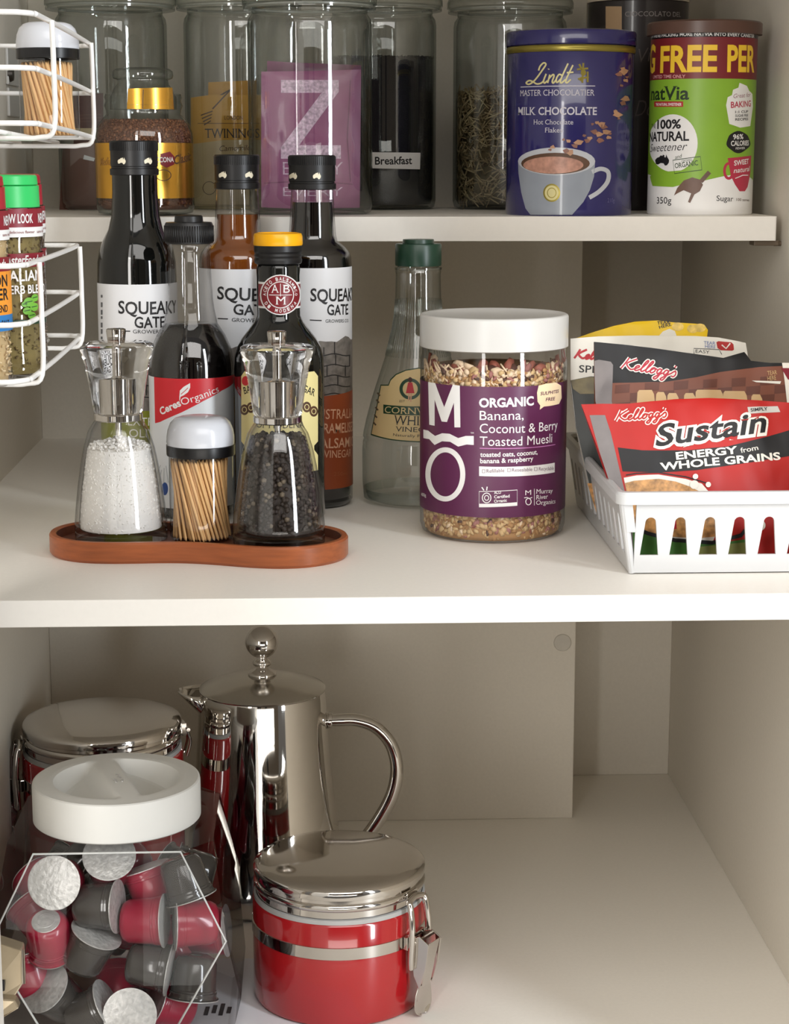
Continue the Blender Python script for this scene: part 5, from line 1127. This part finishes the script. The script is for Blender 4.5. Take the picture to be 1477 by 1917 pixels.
def spice(ax, Y, capm, label, face, fill, yoff=0):
    g = Round(ax, 540, Y, CZ - .1142); t = thing('spice_jar', g.loc, label, 'spice jar', 'spice jars in the lower wire rack'); R = .0206
    zt = .1045
    prof = [(0, .001), (R * .85, .0008), (R * .95, .002), (R * .98, .006), (R * .95, .012), (R * .93, .02), (R * .97, .034), (R * .97, .070), (R, .074), (R, .088), (R * .93, .0895), (R * .9, .092)]
    MB().lathe(prof).build('glass_body', THIN, t, sharp=60)
    cp = MB().lathe([(0, .0885), (R * .93, .0885), (R * .955, .0888), (R * .94, .0995), (R * .9, .0998)]).lathe([(R * .9, .1000), (R * .92, .1004), (R * .9, .1045), (R * .86, .1052), (0, .1054)]).build('flip_cap', capm, t, sharp=40)
    MB().box((R * .80, -.004, .0965), (R * .925, .004, .0998)).build('cap_thumb_notch', capm, cp, smooth=False)
    mb = MB(); mb.lathe([(0, .003), (R * .86, .003), (R * .88, .018), (R * .92, .034), (R * .92, .070), (R * .9, .085), (0, .086)], 0, seg=48)
    for k in range(500):
        a = random.uniform(-.6, 2.6); z = random.uniform(.005, .082); mb.ico((R * .92 * sin(a), -R * .92 * cos(a), z), random.uniform(.0007, .0016), random.choice((0, 1, 1)), (1, .5, .4), Matrix.Rotation(random.uniform(0, 6), 3, V((random.random(), .3, random.random()))), 1)
    tag(mb.build('spice_blend', fill, sharp=0, loc=g.loc), {0: 'pale lemony spice filling the orange-labelled jar', 1: 'green dried herbs filling the green-capped jar', 2: 'dark spice filling the jar behind the green-capped one'}[face], 'spice', kind='stuff')
    D = g.decal(R, off=2.2e-4); Y0 = Y
    band = lambda z0, z1, m, l, a0=-2.6, a1=2.6: D.poly([(R * a0, z0), (R * a1, z0), (R * a1, z1), (R * a0, z1)], m, l)
    def word(s, a0, a1, z, cap, m, l=3, bold=.02, shear=0):
        vs, fs = glyphs(s, bold); xa, xb = min(v[0] for v in vs), max(v[0] for v in vs); k = R * (a1 - a0) / (xb - xa)
        D.raw([(R * a0 + (x - xa) * k + shear * y * cap / CAP, z + y * cap / CAP) for x, y in vs], fs, m, l)
    band(.0788, .0882, SMAR, 0); band(.0738, .0788, PAPER, 0)
    for k in range(-2, 3): word('NEW LOOK', k * 1.1 + .12, k * 1.1 + 1.0, .081, .0045, PAPER); word('same delicious flavour', k * 1.1 + .05, k * 1.1 + 1.05, .0757, .0014, MAR, 3, 0)
    band(.0585, .0655, SMAR, 1)
    for k in range(-2, 3): word('MasterFoods', k * 1.35 + .08, k * 1.35 + 1.22, .0602, .0042, PAPER, 3, .02, .15)
    if face == 0:
        band(.037, .0585, ORG, 1); band(.029, .037, SBLU, 1); word('LEMON', .15, 1.28, .0512, .0055, INK); word('PEPPER', .15, 1.3, .0445, .0055, INK); word('SPICE BLEND', .2, 1.25, .0385, .0034, INK); word('NO ADDED SALT', .2, 1.3, .0315, .0028, INK)
    elif face == 1:
        band(.029, .0315, GRN, 1); word('ITALIAN', .0, 1.25, .0515, .0052, PAPER); word('HERB BLEND', .1, 1.5, .0450, .0042, PAPER)
        for cx, cz, r_ in ((.78, .0405, 1), (.95, .0378, .9), (.72, .036, .8), (.98, .0425, .8), (.86, .0335, .8), (.66, .0395, .6)):
            D.poly([(R * cx + .0032 * r_ * cos(a), cz + .0024 * r_ * sin(a)) for a in [2 * pi * k / 14 for k in range(14)]], LEAF, 2)
            D.poly([(R * cx - .0022 * r_, cz - .0002), (R * cx + .0022 * r_, cz + .0002), (R * cx + .0022 * r_, cz + .0006), (R * cx - .0022 * r_, cz + .0002)], GRN, 3)
    D.build('label', t)
SMAR = M('spice_maroon', (128, 26, 40), .4, var=.02); ORG = M('orange_label', (232, 148, 46), .4, var=.02); SBLU = M('blue_label', (44, 120, 184), .4, var=.02); LEAF = M('leaf_print', (110, 172, 56), .45, var=.15)
CAPG = M('green_cap', (52, 190, 98), .35, var=.02); CAPR = M('red_cap', (160, 28, 44), .35, var=.02)
LEM = [M('lemon_spice', (206, 178, 130), .8, var=.15), M('pale_spice', (222, 200, 160), .8, var=.1)]; HB = [M('herb_mix', (128, 112, 66), .8, var=.3), M('dark_herb', (98, 80, 48), .8, var=.3)]; DS = [M('dark_spice', (92, 72, 56), .8, var=.3), M('grey_spice', (120, 104, 88), .8, var=.3)]
spice(-58, .962, CAPR, 'spice jar with red cap and orange label, nearest at the picture\'s left edge', 0, LEM)
spice(8.5, 1.006, CAPG, 'spice jar with bright green flip cap in the lower wire rack', 1, HB)
spice(17, 1.051, CAPR, 'spice jar with red cap mostly hidden behind the green-capped one', 2, DS)

# ------------------------------------------------------------------ fittings on the left side
NICK = M('nickel_fitting', (166, 152, 128), .32, .6, var=.06)
p = ony(20, 1840, 1.34)
h = thing('cabinet_hinge', (XL, p.y, p.z), 'beige metal cabinet hinge at the lower left corner', 'hinge')
w = p.x - XL
MB().box((.0005, -.020, -.030), (.004, .060, .034)).build('mounting_plate', NICK, h, smooth=False, bevel=.001)
def hx(px, py, Y): q = ony(px, py, Y); return q - h.location
a = [hx(-60, 1748, 1.36), hx(40, 1780, 1.345), hx(43, 1842, 1.335), hx(26, 1868, 1.33), hx(-60, 1905, 1.33)]
mb = MB(); dv = V((0, .016, 0)); mb.add([tuple(q) for q in a] + [tuple(q + dv) for q in a], [(0, 1, 2, 3, 4), (9, 8, 7, 6, 5)] + [(i, 5 + i, 5 + (i + 1) % 5, (i + 1) % 5) for i in range(5)])
mb.build('hinge_arm', NICK, h, smooth=False, bevel=.0012)
a = [hx(-60, 1866, 1.325), hx(28, 1872, 1.322), hx(36, 1888, 1.318), hx(0, 1908, 1.312), hx(-60, 1945, 1.312)]
mb = MB(); mb.add([tuple(q) for q in a] + [tuple(q + dv * .6) for q in a], [(0, 1, 2, 3, 4), (9, 8, 7, 6, 5)] + [(i, 5 + i, 5 + (i + 1) % 5, (i + 1) % 5) for i in range(5)])
mb.build('hinge_cup', NICK, h, smooth=False, bevel=.0012)
MB().tube([tuple(hx(43, 1778, 1.342)), tuple(hx(45, 1842, 1.332))], .0012).build('hinge_pin', CHROME, h)
MB().box(tuple(hx(-6, 1864, 1.3345) - V((0, 0, 0))), tuple(hx(8, 1836, 1.3345) + V((0, .002, 0)))).build('slot', INK, h, smooth=False)
q0, q1 = onx(8, 88, XL), onx(33, 220, XL)
pl = thing('hinge_plate', (XL, q0.y, q1.z), 'pale hinge mounting plate on the left wall behind the upper rack', 'hinge plate'); hh = q0.z - q1.z; ww = q1.y - q0.y
MB().box((0, 0, 0), (.003, ww, hh * .42)).build('lower_block', WPLAST, pl, smooth=False, bevel=.001); MB().box((0, 0, hh * .46), (.003, ww, hh)).build('upper_block', WPLAST, pl, smooth=False, bevel=.001)
MB().lathe([(0, .0042), (.006, .004), (.008, 0)], seg=24).build('screw_head', M('dark_screw', (60, 54, 48), .4, .6), pl, loc=(.002, ww * .12, hh * .62)).rotation_euler = (0, pi / 2, 0)
p = ony(1053, 1203, YM); sc_ = thing('screw_cover', (p.x, YM, p.z), 'faint round cover cap on the lower back wall under the shelf', 'cover cap')
MB().lathe([(0, .0008), (.0085, .0008), (.0093, 0)], seg=40).build('cap', M('cover_cap_grey', (196, 190, 178), .5), sc_).rotation_euler = (pi / 2, 0, 0)
